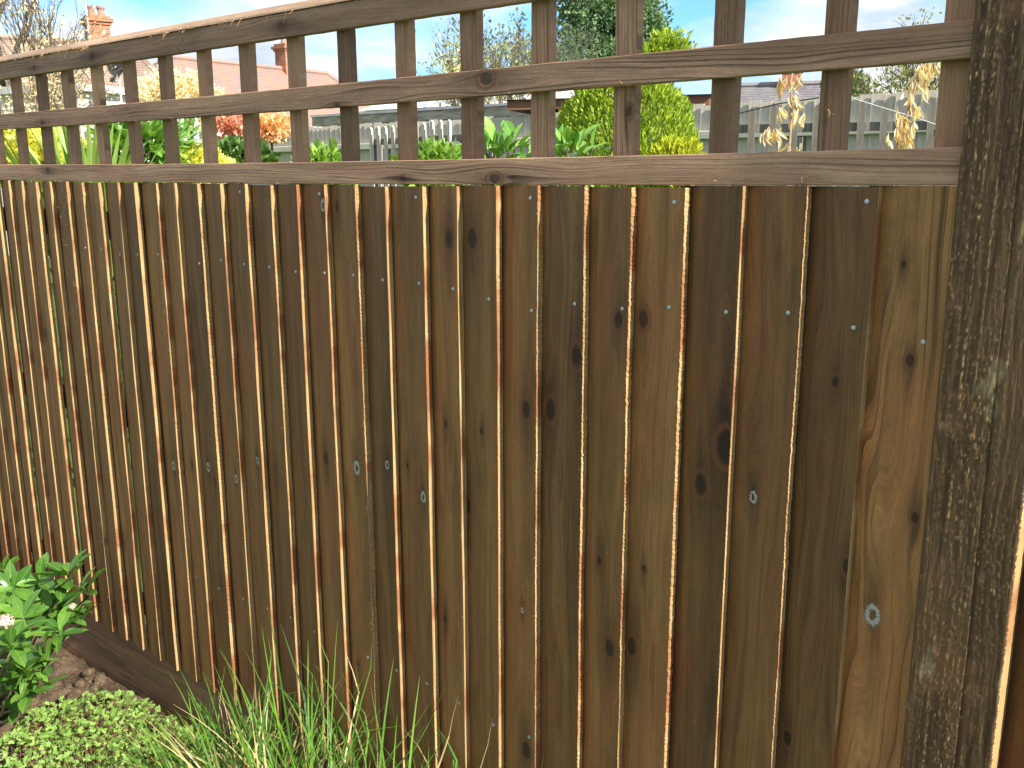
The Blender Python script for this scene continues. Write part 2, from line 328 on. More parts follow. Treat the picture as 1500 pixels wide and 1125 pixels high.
def make_board(x0, x1, yo, ztop, zbot, seed, last=False, base=0.):
    """feather-edge board: thin edge at x0 (tucked behind its neighbour), thick edge at x1"""
    st_ = .0026 if -2.4 < x1 < POST_R else .006; n = max(20, int((ztop-zbot)/st_)); V = []; F = []; mi = []
    bow = random.uniform(-.0015, .0015); ph = random.uniform(0, 6); wob = random.uniform(.0006, .0018); rag = random.choice([.0004, .0006, .0009, .0014, .0020])
    w = x1-x0; random_f = random.uniform(.8, 1.8)
    for i in range(n+1):
        t = i/n; z = zbot+(ztop-zbot)*t
        dx = .0014*math.sin(2.1*t+ph)+wob*mnoise.noise(Vector((seed, z*4, 0)))+rag*.35*mnoise.noise(Vector((seed, z*55, 3)))+rag*.6*mnoise.noise(Vector((seed, z*210, 9)))+rag*.5*mnoise.noise(Vector((seed, z*520, 2)))
        dy = bow*math.sin(3.14*t*random_f+ph)+.0016*mnoise.noise(Vector((seed+9, z*5, 0)))
        jr = rag*.6*mnoise.noise(Vector((seed+4, z*90, 1)))+rag*.8*mnoise.noise(Vector((seed+4, z*430, 1)))
        cx = x1+dx
        if i == 0 and not last: pass
        prof = [(x0, yo+.0255), (x0+.044+.004*math.sin(seed), yo+.0128+dy*.4), (x0+w*.64, yo+.0070+dy*.7), (cx-.0045, yo+.0010+dy), (cx-.0009, yo+.0003+dy+jr*.3), (cx, yo+.0012+dy+jr), (cx+jr*.5, yo+.0055+dy), (cx-.0003, yo+T+dy), (x0, yo+.0285)]
        V += [(a-x1, b_-FY, z-base) for a, b_ in prof]
    k = 9
    for i in range(n):
        for j in range(k):
            F.append((i*k+j, i*k+(j+1) % k, (i+1)*k+(j+1) % k, (i+1)*k+j)); mi.append(1 if j in (4, 5, 6) else 0)
    F.append(tuple(range(k))[::-1]); F.append(tuple(n*k+j for j in range(k))); mi += [0, 0]
    return mesh('board', V, F, [M['board'], M['edge']], mi)
RY = FY+.0078
def zfit(pts, deg=2):
    P = [aty(a, b, RY) for a, b in pts]; c = np.polyfit([p.x for p in P], [p.z for p in P], deg)
    lo, hi = -3.25, -.36
    def f(x):
        if x < lo: return float(np.polyval(c, lo)+(x-lo)*0)
        return float(np.polyval(c, min(x, hi)))
    return f
low_b = zfit([(0, 263.5), (400, 268.5), (700, 271), (1100, 271.5), (1400, 271)]); low_t = zfit([(0, 241), (400, 237), (750, 233), (1100, 225), (1400, 213.6)])
GAPS = [aty(e, 272, FY).x for e in (52, 144)]          # two boards that have shrunk: a sliver of garden shows beside them
blist = [(crest[i-1]-(.0135 if any(abs(crest[i-1]-g_) < .004 for g_ in GAPS) else .024), crest[i], 0) for i in range(1, len(crest))]
YO = {620: -.0009, 1185: -.0006, 1289: .0010, 1088.5: .0, 669: .0009, 1005: -.0016, 197: -.0014}
TONE = {1088.5: -.38, 1185: .02, 1289: -.08, 1005: .10, 927.5: .08, 859: .0, 787: -.05}
prev = None
for i, (x0, x1, _) in enumerate(blist):
    inview = x1 > -4.3; last = i == len(blist)-1
    yo = FY+random.choice([-1, 1])*random.uniform(.0003, .0018)+ (.0012 if last else 0)
    for e_, v_ in YO.items():
        if abs(aty(e_, 272, FY).x-x1) < .004: yo = FY+v_
    if last: x1 = POST_L+.012
    zt = (low_b(x1) if x1 < 0 else ZT)-.0012-random.random()**2*.004; zb = ZB+random.uniform(-.002, .002)
    base = ZB
    me = make_board(x0, x1, yo, zt, zb, i*1.37, last, base)
    o = link('board', me, fence, fl((x1, FY, base)))
    near = min(EX, key=lambda e: abs(aty(e, 272, FY).x-x1)) if not last else 0
    o['figure'] = 1. if last else random.choice([0., .15, .3, .6]); o['tone'] = float(TONE.get(near, random.uniform(-.12, .12)) if not last else .22)
    if i and blist[i-1][1] < -2.2: o['tone'] = random.uniform(-.1, .2)
    vis0 = blist[i-1][1] if i else x0
    ks = [(p, r) for p, r, k in knots if not k and vis0 < p.x <= x1]; rs = [(p, r) for p, r, k in knots if k and vis0 < p.x <= x1]
    while len(ks) < 2 and random.random() < .45: ks.append((Vector((random.uniform(vis0+.02, x1-.02), 0, random.uniform(.3, 1.5))), random.uniform(.003, .006)))
    for nme, (p, r) in zip(('knot_a', 'knot_b', 'knot_c'), ks): o[nme] = [p.x-x1, p.z-base, r]
    if len(rs) > 1: rs.sort(key=lambda q: -q[1])
    if rs: o['resin'] = [rs[0][0].x-x1, rs[0][0].z-base, rs[0][1]]
    for q in rs[1:]:
        for nme in ('knot_a', 'knot_b', 'knot_c'):
            if nme not in o: o[nme] = [q[0].x-x1, q[0].z-base, q[1]]; break
    for p in nails:
        if vis0 < p.x <= x1:
            fr = min(1, max(0, (p.x-x0)/(x1-x0))); yy = yo+float(np.interp(p.x, [x0, x0+.044, x0+(x1-x0)*.64, x1-.0045, x1], [.0255, .0128, .0070, .001, .001]))
            link('nail', nail_me, o, (p.x-x1, yy-FY-.0002, p.z-base), (0, random.uniform(0, 6), 0))
# the next panel, past the post
RB = FY+.030
xs = POST_R-.02
for i, x1 in enumerate(right):
    me = make_board(xs, x1, RB, ZT+.3, ZB, 100+i*1.7, False, ZB)
    o = link('board', me, fence, fl((x1, FY, ZB))); o['tone'] = -.5; xs = x1-.016
# gravel board
gb = MB(); nseg = 60
V = []; 
for i in range(nseg+1):
    xx = -5.4+(5.4+POST_L+.01)*i/nseg; wv = .0015*mnoise.noise(Vector((xx*2, 0, 0)))
    V += [(xx, FY+.0205+wv, -.045), (xx, FY+.0190+wv, -.02), (xx, FY+.0190+wv, .243), (xx, FY+.0205+wv, .246), (xx, FY+.041, .246), (xx, FY+.041, -.045)]
F = [(i*6+j, (i+1)*6+j, (i+1)*6+(j+1) % 6, i*6+(j+1) % 6) for i in range(nseg) for j in range(6)]+[tuple(range(6)), tuple(nseg*6+j for j in range(6))[::-1]]
gm = wood('gravel_board_wood', 'x', (.13, .070, .036), (.24, .135, .070), (.20, .095, .05), line=.35, linesp=.014, bumpd=.003)
link('gravel_board', mesh('gravel_board', [fl(v) for v in V], F, gm), fence)
gb.box(fl((POST_R-.01, FY+.045, -.045)), fl((1.5, FY+.066, .246))); gb.build('gravel_board', gm, fence)
# arris rails behind the boards
for zc in (.33, .95, 1.52):
    ar = MB(); ar.prism([(FY+.0300-FO.y, zc-.04), (FY+.0300-FO.y, zc+.04), (FY+.068-FO.y, zc)], 0, -5.4-FO.x, POST_L+.01-FO.x); ar.build('arris_rail', M['trellis_x'], fence)

# trellis
mid_b = zfit([(0, 190), (400, 162), (750, 140), (1100, 110), (1400, 85.5)]); mid_t = zfit([(0, 167.5), (400, 131), (750, 98.7), (1100, 60.8), (1400, 31)])
top_b = zfit([(0, 116), (400, 59), (750, 3)], 1); _tb = top_b
top_b = lambda x: _tb(min(x, -1.2)); top_t = lambda x: top_b(x)+.050
def rail(name, fb, ft, y0, y1, knots=(), xe=POST_L+.001, mat=None, n=260, amp=.0006):
    V = []; F = []; X0 = -5.4
    for i in range(n+1):
        x = X0+(xe-X0)*i/n; a = amp*mnoise.noise(Vector((x*45, fb(x)*7, 0)))+amp*.7*mnoise.noise(Vector((x*130, fb(x)*7, 5))); b = amp*mnoise.noise(Vector((x*45, 3, fb(x)*9)))+amp*.7*mnoise.noise(Vector((x*130, 3, 5))); c = .001*mnoise.noise(Vector((x*3, 0, 7)))
        zb, zt = fb(x)+a, ft(x)+b
        pr = [(y0+c+.0012, zb), (y0+c, zb+.0014), (y0+c-.0003, (zb+zt)/2), (y0+c, zt-.0014), (y0+c+.0012, zt), (y1, zt), (y1, zb)]
        V += [(x-xe, p[0]-RY, p[1]-fb(-1.5)) for p in pr]
    k = 7
    for i in range(n):
        for j in range(k): F.append((i*k+j, (i+1)*k+j, (i+1)*k+(j+1) % k, i*k+(j+1) % k))
    F += [tuple(range(k)), tuple(n*k+j for j in range(k))[::-1]]
    o = link(name, mesh(name, V, F, mat or M['trellis_x']), fence, fl((xe, RY, fb(-1.5))))
    for nme, (px, py, r) in zip(('knot_a', 'knot_b', 'knot_c'), knots):
        p = aty(px, py, RY); o[nme] = [p.z-fb(-1.5), p.x-xe, r]
    return o
TH = .019
rail('trellis_rail', low_b, low_t, RY, RY+TH, [(724, 262, .010), (70, 250, .007), (590, 262, .006)])
rail('trellis_rail', mid_b, mid_t, RY, RY+TH, [(712, 116, .012), (62, 180, .007), (493, 155, .005)])
rail('trellis_rail', top_b, top_t, RY, RY+TH, [(135, 83, .010), (413, 38, .009), (50, 100, .005)])
# cap rail with a bevelled front edge
n = 200; V = []; F = []
for i in range(n+1):
    x = -5.4+(5.4+POST_L)*i/n; a = .0008*mnoise.noise(Vector((x*40, 1, 2)))+.0006*mnoise.noise(Vector((x*120, 1, 2))); z = top_t(x)+.0015
    pr = [(RY-.004+a, z), (RY-.003+a*.5, z+.004), (RY+.006, z+.0165), (RY+.0085, z+.018), (RY+.034, z+.018), (RY+.044, z+.008), (RY+.044, z)]
    V += [fl((x, p[0], p[1])) for p in pr]
k = 7
F = [(i*k+j, (i+1)*k+j, (i+1)*k+(j+1) % k, i*k+(j+1) % k) for i in range(n) for j in range(k)]+[tuple(range(k)), tuple(n*k+j for j in range(k))[::-1]]
M['cap'] = wood('cap_wood', 'x', (.42, .27, .165), (.56, .38, .24), (.46, .27, .17), line=.3, linesp=.009)
link('cap_rail', mesh('cap_rail', V, F, M['cap']), fence)
# battens behind the rails
BX = [(30, .5), (67, .5), (105, .5), (148, .5), (195, .5), (247, .5), (303, .5), (365, .5), (435, .5), (508, .5), (592, .5), (687, .5), (790, .5), (912, .5), (1055, .5), (1215, .5)]
bxs = [aty(x-3, 225, RY+.012).x for x, _ in BX]
lx = bxs[0]
while lx > -5.2: lx -= .174; bxs.insert(0, lx)
bxs.append(POST_L-.024)
for i, bx in enumerate(bxs):
    w = .0205+random.uniform(-.0012, .0012); lean = random.uniform(-.0015, .0015); y0, y1 = RY+TH+.0006, RY+TH*2; z0 = ZT+.006 if i != len(bxs)-1 else ZT+.006; z1 = top_b(bx)+.0495
    V = []; nz = 44
    for j in range(nz+1):
        z = z0+(z1-z0)*j/nz; L = lean*(j/nz-.5)*2; a = .0006*mnoise.noise(Vector((bx*9, z*50, 0))); b = .0006*mnoise.noise(Vector((bx*9, z*50, 8)))
        for (px_, py_) in [(-w+a+.0008, y0), (w+b-.0008, y0), (w+b, y0+.001), (w+b, y1), (-w+a, y1), (-w+a, y0+.001)]: V.append((px_+L, py_-RY, z-z0))
    k = 6; F = [(j*k+q, j*k+(q+1) % k, (j+1)*k+(q+1) % k, (j+1)*k+q) for j in range(nz) for q in range(k)]+[tuple(range(k))[::-1], tuple(nz*k+q for q in range(k))]
    o = link('trellis_batten', mesh('trellis_batten', V, F, M['trellis_z']), fence, fl((bx, RY, z0)))
    o['tone'] = {508: -.58, 1055: -.35, 67: -.35}.get(BX[i-(len(bxs)-1-len(BX))][0] if 0 <= i-(len(bxs)-1-len(BX)) < len(BX) else 0, random.uniform(-.12, .12))
    if abs(bx-aty(909, 160, RY).x) < .06: p = aty(912, 162, RY); o['knot_a'] = [p.x-bx, p.z-z0, .007]
    if abs(bx-aty(195, 125, RY).x) < .06: p = aty(195, 127, RY); o['knot_a'] = [p.x-bx, p.z-z0, .006]
    if abs(bx-aty(153, 190, RY).x) < .06: p = aty(153, 190, RY); o['knot_a'] = [p.x-bx, p.z-z0, .007]

# the post: rough sawn, torn fibres
def post_mat():
    n = N('rough_post_wood', .7, .35); o = n.sep(n.co()); v = n.co()
    st = n.noise(n.comb(n.ma('MULTIPLY', o[0], 70.), o[1], n.ma('MULTIPLY', o[2], 2.5)), 1., 4, .6)
    c = n.mix(n.sstep(st, .3, .7), (.052, .027, .0105), (.140, .078, .032))
    bl = n.noise(v, 9, 4, .6); c = n.mix(n.ma('MULTIPLY', n.sstep(bl, .52, .68), .7), c, (.19, .092, .038))
    tear = n.attr('tear', 'GEOMETRY', 'Fac'); c = n.mix(tear, c, (.42, .27, .11))
    mo = n.noise(n.comb(n.ma('MULTIPLY', o[0], 1.), o[1], n.ma('MULTIPLY', o[2], .45)), 20, 3, .6); c = n.mix(n.ma('MULTIPLY', n.sstep(mo, .63, .72), .6), c, (.32, .25, .13))
    n.bump(n.ma('ADD', n.noise(n.comb(n.ma('MULTIPLY', o[0], 500.), o[1], n.ma('MULTIPLY', o[2], 60.)), 1., 3), st), .0012)
    return n.color(c)
PF = FY-.0085                                # front face of the post
def post_front(nx, nz, z1):
    xs_ = np.linspace(POST_L, POST_R, nx); zs = np.linspace(-.1, z1, nz); X, Z = np.meshgrid(xs_, zs)
    H = np.zeros_like(X); Tn = np.zeros_like(X)
    for i in range(nz):
        z = zs[i]; ampz = .8+.6*mnoise.noise(Vector((0, z*3, 1)))
        ln = [mnoise.noise(Vector((c*13.1, z*2.2, 0)))*.004 for c in range(8)]
        for j in range(nx):
            x = xs_[j]; u = x-POST_L
            a = mnoise.noise(Vector((x*260+3*mnoise.noise(Vector((x*20, z*4, 0))), z*22, 0))); b_ = mnoise.noise(Vector((x*500, z*160, 4)))
            zone = mnoise.noise(Vector((x*22, z*5, 7)))
            h = .0005*a+.00028*b_*(1+zone)
            # ragged lines of torn fibre that run up the grain
            for c, (cx_, amp) in enumerate(((.030, 1.), (.047, .55), (.018, .25), (.083, .45), (.101, .2))):
                d = abs(u-cx_-ln[c]-.0008*mnoise.noise(Vector((c*7., z*40, 2))))
                on = mnoise.noise(Vector((c*5., z*6, 9)))-.02+.75*mnoise.noise(Vector((c*3., z*130, u*300)))
                if d < .0019 and on > 0: h += .0015*amp*(1-d/.0019)*min(1, on*3.0); Tn[i, j] = min(1, on*2.2)*amp*(1-d/.0025)
            q = mnoise.noise(Vector((x*460, z*75, 30)))+.45*mnoise.noise(Vector((x*700, z*230, 3)))+.55*zone
            if q > .52: Tn[i, j] = max(Tn[i, j], min(1, (q-.52)*4)*(.35+.65*abs(mnoise.noise(Vector((x*90, z*30, 5))))*2)); h += .0007*min(1, (q-.52)*6)
            if abs(u-.0725-.002*math.sin(z*2)) < .0009: h -= .0030     # drying crack
            H[i, j] = h
    Y = PF-H; Y[:, 0] = PF+.003; Y[:, -1] = PF+.0025
    X = X + (np.abs(X-POST_R) < 1e-6)*(RNG.normal(0, .0006, X.shape))
    return X, Y, Z, Tn
nx, nz = 72, 1150
X, Y, Z, Tn = post_front(nx, nz, 2.3)
V = np.stack([X-POST_L, Y-FY, Z], -1).reshape(-1, 3)
I, J = np.meshgrid(np.arange(nx-1), np.arange(nz-1)); a = (J*nx+I).ravel(); F = np.stack([a, a+1, a+nx+1, a+nx], 1)
# side faces + back
nb = len(V); right_col = np.arange(nz)*nx+nx-1; left_col = np.arange(nz)*nx
W_ = POST_R-POST_L
Vs = [V]; zs = Z[:, 0]
bR = np.stack([np.full(nz, W_), np.full(nz, .085), zs], 1); bL = np.stack([np.full(nz, 0.), np.full(nz, .085), zs], 1)
jag = np.array([mnoise.noise(Vector((0, z*90, 0))) for z in zs])
mR = np.stack([W_+.0006*jag, np.full(nz, -.004)+0*zs, zs], 1); eR = np.stack([W_+.0008*np.roll(jag, 7), np.full(nz, .012), zs], 1)
Vs += [mR, eR, bR, bL]; V = np.concatenate(Vs)
def strip(c0, c1): return np.stack([c0[:-1], c1[:-1], c1[1:], c0[1:]], 1)
cm = nb+np.arange(nz); ce = cm+nz; cb = ce+nz; cl_ = cb+nz
Fs = [F, strip(right_col, cm), strip(cm, ce), strip(ce, cb), strip(cb, cl_), strip(cl_, left_col)]
mi = np.concatenate([np.full(len(f), m) for f, m in zip(Fs, (0, 1, 1, 1, 0, 0))]); Fa = np.concatenate(Fs)
M['post'] = post_mat()
pme = mesh('post', V, Fa, [M['post'], M['edge']], mi, smooth=False)
at = pme.attributes.new('tear', 'FLOAT', 'POINT'); tv = np.zeros(len(V), dtype=np.float32); tv[:nb] = Tn.ravel(); at.data.foreach_set('value', tv)
tag(link('post', pme, fence, fl((POST_L, FY, 0))), 'thick rough-sawn dark post flecked with torn fibres')
pc = MB(); pc.box((-.008, -.02, 2.3), (W_+.008, .095, 2.32)); pc.build('post_cap', M['trellis_x'], fence, loc=fl((POST_L, FY, 0)))

# torn fibres: small curled splinters on edges and on the rails
def fibres(spots, seed=0, wmul=1.):
    rg = np.random.default_rng(seed); V = []; F = []
    for (p, d, L, w) in spots:
        d = Vector(d).normalized(); side = Vector((rg.normal(), rg.normal()*.3, rg.normal())).normalized(); cur = Vector((rg.normal()*.7, -abs(rg.normal())*.3, rg.normal()*.7)); b = len(V); k = 5
        for i in range(k+1):
            t = i/k; q = Vector(p)+d*L*t+cur*L*.55*t*t; ww = w*(1-t*.75)
            V += [q+side*ww, q-side*ww]
        F += [(b+2*i, b+2*i+1, b+2*i+3, b+2*i+2) for i in range(k)]
    return V, F
sp = []
for x1 in crest:
    if x1 < -4.2 or x1 > -.5: continue
    dens = random.choice([4, 6, 10, 14, 30])
    for _ in range(dens):
        z = random.uniform(ZB, ZT); sp.append(((x1+random.uniform(-.001, .0005), FY+random.uniform(-.0005, .003), z), (random.uniform(-.6, 1), random.uniform(-1, -.1), random.uniform(-1, 1)), random.uniform(.002, .008), random.uniform(.00025, .0005)))
for (px, py) in [(90, 310), (95, 330), (98, 350), (100, 370), (98, 285), (104, 390), (108, 420), (110, 450)]:
    for _ in range(9):
        p = aty(px+random.uniform(-6, 5), py+random.uniform(-12, 12), FY-.0005); sp.append((p, (random.uniform(-1, 1), -.3, random.uniform(-1, 1)), random.uniform(.004, .012), .0004))
for _ in range(150):
    x = random.uniform(-3.4, -1.2); x = x if random.random() < .4 else random.choice([-2.95, -2.75, -2.72, -2.25, -2.1, -2.02])+random.gauss(0, .05)
    sp.append(((x, RY-.005, top_t(x)+random.uniform(-.002, .004)), (random.uniform(-1, 1), -.5, random.uniform(-1, .1)), random.uniform(.004, .02), random.uniform(.0004, .0009)))
for _ in range(90):
    x = random.uniform(-3.3, -.4); f = random.choice([low_b, mid_b, low_t]); sp.append(((x, RY-.0005, f(x)+random.uniform(-.001, .002)), (random.uniform(-1, 1), -.4, random.uniform(-.4, .6)), random.uniform(.002, .006), .0005))
for (px, py) in [(1175, 262), (1180, 260), (1213, 165), (912, 122), (918, 124), (1050, 265)]:
    for _ in range(2): p = aty(px, py, RY-.001); sp.append((p, (random.uniform(-1, 1), -.5, random.uniform(-.3, .3)), .012, .0008))
for (px, py, dx, dz) in [(731, 818, -.4, -1), (731, 818, .5, -1), (912, 607, -1, .6), (1076, 575, .3, -1), (1213, 160, 1, -.9)]:
    sp.append((aty(px, py, FY-.001), (dx, -.2, dz), .014, .0007))
V, F = fibres(sp, 3)
M['fibre'] = simple('torn_fibre', (.30, .16, .07), (.52, .36, .17), 60, .8, .1)
tag(link('splinters', mesh('splinters', [fl(v) for v in V], F, M['fibre']), fence), 'torn pale wood fibres and splinters along the sawn edges', kind='stuff')

# ------------------------------------------------------------------ foliage helpers
def shade_attr(me, vals, per):
    at = me.attributes.new('shade', 'FLOAT', 'FACE'); at.data.foreach_set('value', np.repeat(np.asarray(vals, dtype=np.float32), per)[:len(me.polygons)])
def rand_frames(n, rg, up=None, bias=0.):
    a = rg.normal(size=(n, 3)); 
    if up is not None: a = a*(1-bias)+np.asarray(up)*bias*1.6
    a /= np.linalg.norm(a, axis=1)[:, None]; b = rg.normal(size=(n, 3)); b -= a*(a*b).sum(1)[:, None]; b /= np.linalg.norm(b, axis=1)[:, None]
    return a, b, np.cross(a, b)
def leaf_cloud(name, P, L, wd, mat, rg, dirs=None, parent=None, cup=.15, shade=None, lv=.35):
    """many small pointed leaves: axis direction dirs (n,3) or random"""
    n = len(P); a, b, c = rand_frames(n, rg)
    if dirs is not None:
        a = dirs/np.linalg.norm(dirs, axis=1)[:, None]; b = rg.normal(size=(n, 3)); b -= a*(a*b).sum(1)[:, None]; b /= np.linalg.norm(b, axis=1)[:, None]; c = np.cross(a, b)
    Ls = L*(1+lv*rg.normal(size=n)).clip(.4, 1.9); a_ = a*Ls[:, None]; b_ = b*(Ls*wd)[:, None]; c_ = c*(Ls*cup)[:, None]
    V = np.stack([P, P+a_*.45+b_+c_, P+a_, P+a_*.45-b_+c_], 1).reshape(-1, 3); i = np.arange(n)*4
    F = np.concatenate([np.stack([i, i+1, i+2], 1)[:, None], np.stack([i, i+2, i+3], 1)[:, None]], 1).reshape(-1, 3)
    me = mesh(name, V, F, mat); shade_attr(me, shade if shade is not None else rg.random(n), 2)
    return link(name, me, parent)
def blob_points(n, c, r, rg, shell=.6, lump=.25, freq=1.6, seed=0.):
    u = rg.normal(size=(n, 3)); u /= np.linalg.norm(u, axis=1)[:, None]; t = shell+(1-shell)*rg.random(n)**.6
    l = np.array([1+lump*mnoise.noise(Vector(q*freq*2)+Vector((seed, 0, 0)))+lump*.7*mnoise.noise(Vector(q*freq*5)+Vector((0, seed, 0))) for q in u.tolist() for q in [Vector(q)]])
    return np.asarray(c)+u*np.asarray(r)*(t*l)[:, None], u
def branch_tree(mb, p, d, L, r, lev, rg, spread=.6, tips=None, up=.1, seg=4, kids=(2, 3)):
    pts = [Vector(p)]; q = Vector(p); dd = Vector(d).normalized()
    for i in range(seg):
        dd = (dd+Vector((rg.normal(), rg.normal(), rg.normal()))*.13+Vector((0, 0, up*.3))).normalized(); q = q+dd*L/seg; pts.append(q.copy())
    mb.tube(pts, [r*(1-.45*i/seg) for i in range(seg+1)], 5 if lev < 2 else 4, cap=False)
    if tips is not None and lev >= 1: tips.extend([(x.copy(), dd.copy()) for x in pts[1:]])
    if lev <= 0:
        if tips is not None: tips.extend([(x.copy(), dd.copy()) for x in pts])
        return
    for k in range(rg.integers(kids[0], kids[1]+1)+1):
        ax = Vector((rg.normal(), rg.normal(), rg.normal()*.6)); nd = (dd+ax.normalized()*spread).normalized(); s = pts[-1] if k < 2 else pts[rg.integers(2, seg)]
        branch_tree(mb, s, nd, L*rg.uniform(.6, .82), r*.55, lev-1, rg, spread, tips, up, seg, kids)

M['bark'] = simple('bark', (.07, .052, .036), (.16, .13, .10), 20, .9, .1, .01)
M['twig'] = simple('twig', (.16, .12, .07), (.28, .22, .14), 20, .9, .1)
M['l_shrub'] = leafmat('glossy_shrub_leaf', (.055, .15, .022), (.15, .30, .045), .28, .30, attr=False, vein=True)
M['l_cover'] = leafmat('ground_cover_leaf', (.20, .36, .07), (.38, .55, .15), .5, .4)
M['grass_g'] = leafmat('sedge_blade_green', (.035, .115, .014), (.17, .33, .04), .36, .38)
M['grass_d'] = leafmat('sedge_blade_dry', (.30, .21, .08), (.66, .50, .26), .6, .3)

# ------------------------------------------------------------------ glossy shrub, bottom left
def leaf_mesh(name, L, Wd, mat, curl=.2, fold=.25, n=8, TP=.95):
    V = []; F = []
    for i in range(n+1):
        t = i/n; w = Wd*.5*(math.sin(math.pi*t**TP)**.72 if 0 < t < 1 else (.06 if t == 0 else .01)); y = L*t; z = -curl*L*t*t
        V += [(-w, y, z+fold*w), (-w*.5, y, z+fold*w*.35), (0, y, z), (w*.5, y, z+fold*w*.35), (w, y, z+fold*w)]
    for i in range(n):
        for j in range(4): F.append((i*5+j, i*5+j+1, (i+1)*5+j+1, (i+1)*5+j))
    return mesh(name, V, F, mat, smooth=True)
def place_leaf(me, parent, base, d, up, sc=1., name='leaf', off=None):
    d = Vector(d).normalized(); z = Vector(up)-d*Vector(up).dot(d); z = z.normalized() if z.length > 1e-4 else Vector((0, 0, 1)); x = d.cross(z)
    m = Matrix(((x.x, d.x, z.x, 0), (x.y, d.y, z.y, 0), (x.z, d.z, z.z, 0), (0, 0, 0, 1)))
    o = bpy.data.objects.new(name, me); COL.objects.link(o); o.parent = parent; b = Vector(base)-(off if off is not None else Vector(parent.location))
    o.matrix_local = Matrix.Translation(b) @ m @ Matrix.Scale(sc, 4); return o
shrub = empty('leafy_shrub', (-3.0, .98, 0)); tag(shrub, 'glossy green shrub with long oval leaves and a pinkish flower head', 'shrub')
LM = [leaf_mesh('leaf', .096, .037, M['l_shrub'], c, f, 8, 1.3) for c, f in ((.12, .25), (.25, .35), (.38, .2), (.02, .4))]
rg = np.random.default_rng(11)
ros = [(87, 925, 1.08), (58, 850, 1.12), (18, 862, 1.05), (34, 905, 1.0), (40, 985, .98), (8, 1000, .95), (100, 838, 1.16), (120, 862, 1.20), (62, 958, 1.02), (15, 940, .92), (75, 885, 1.14), (-30, 880, 1.0), (-40, 950, .95), (-50, 830, 1.1), (95, 895, 1.18), (50, 1010, 1.0), (2, 830, 1.15), (-90, 900, 1.0), (110, 905, 1.16)]
sb = MB(); nleaf = 0; root = Vector((-3.0, .98, -.02))
for k, (px, py, Y) in enumerate(ros):
    c = aty(px, py, Y); axis = Vector((rg.normal()*.35, -.25+rg.normal()*.25, .9)).normalized()
    mid = root.lerp(c, .5)+Vector((rg.normal()*.04, rg.normal()*.03, -.03)); sb.tube([root+Vector((rg.normal()*.03, rg.normal()*.03, 0)), mid, c-axis*.03, c], [.006, .0045, .003, .0022], 6)
    nl = int(rg.integers(8, 13)); a0 = rg.random()*6.28
    e1 = axis.cross(Vector((1, 0, 0))).normalized(); e2 = axis.cross(e1)
    for i in range(nl):
        an = a0+i*2.4; el = .15+.55*rg.random()+(.5 if i > nl-3 else 0)
        d = (e1*math.cos(an)+e2*math.sin(an))*math.cos(el)+axis*math.sin(el)
        if c.y+d.y*.09 > FY-.03: d.y = min(d.y, (FY-.03-c.y)/.09)
        place_leaf(LM[int(rg.integers(4))], shrub, c-axis*.012*(i % 3), d, axis+Vector((rg.normal(), rg.normal(), rg.normal()))*.2, rg.uniform(.62, 1.12)*(.75 if i > nl-3 else 1)); nleaf += 1
    for i in range(5):
        t = rg.uniform(.45, .95); b_ = mid.lerp(c, t); an = rg.random()*6.28; d = Vector((math.cos(an), math.sin(an)*.7-.2, rg.uniform(-.2, .4)))
        place_leaf(LM[int(rg.integers(4))], shrub, b_, d, (0, 0, 1), rg.uniform(.6, 1)); nleaf += 1
for v in range(len(sb.V)): sb.V[v] = tuple(Vector(sb.V[v])-Vector(shrub.location))
sb.build('stem', simple('shrub_stem', (.10, .13, .04), (.20, .19, .09), 30, .7), shrub, smooth=True)
# flower heads
M['petal'] = simple('pink_petal', (.62, .36, .30), (.80, .62, .52), 200, .6)
for nm_, (px, py, Y), R_, lab in (('flower_head', (8, 912, .93), .021, 'domed pinkish white flower cluster'), ('flower_bud', (106, 889, 1.13), .010, 'small pale bud cluster')):
    c = aty(px, py, Y); V = []; F = []
    for i in range(70):
        u = Vector((rg.normal(), rg.normal(), abs(rg.normal())*.8)).normalized(); p = c+u*R_*rg.uniform(.75, 1.05)-Vector(shrub.location); s_ = R_*.16
        e1 = u.cross(Vector((.3, .5, 1))).normalized(); e2 = u.cross(e1); b_ = len(V)
        V += [tuple(p+u*s_*.5)]+[tuple(p+(e1*math.cos(a)+e2*math.sin(a))*s_*(1.2 if q % 2 else .6)+u*s_*.9) for q, a in enumerate(np.linspace(0, 6.283, 9)[:-1])]
        F += [(b_, b_+1+q, b_+1+(q+1) % 8) for q in range(8)]
    core = MB(); core.tube([c-Vector(shrub.location)-Vector((0, 0, R_*.9)), c-Vector(shrub.location), c-Vector(shrub.location)+Vector((0, 0, R_*.6))], [R_*.15, R_*.75, R_*.3], 8)
    V0 = len(V); V += core.V; F += [[q+V0 for q in f] for f in core.F]
    tag(link(nm_, mesh(nm_, V, F, M['petal']), shrub), lab)

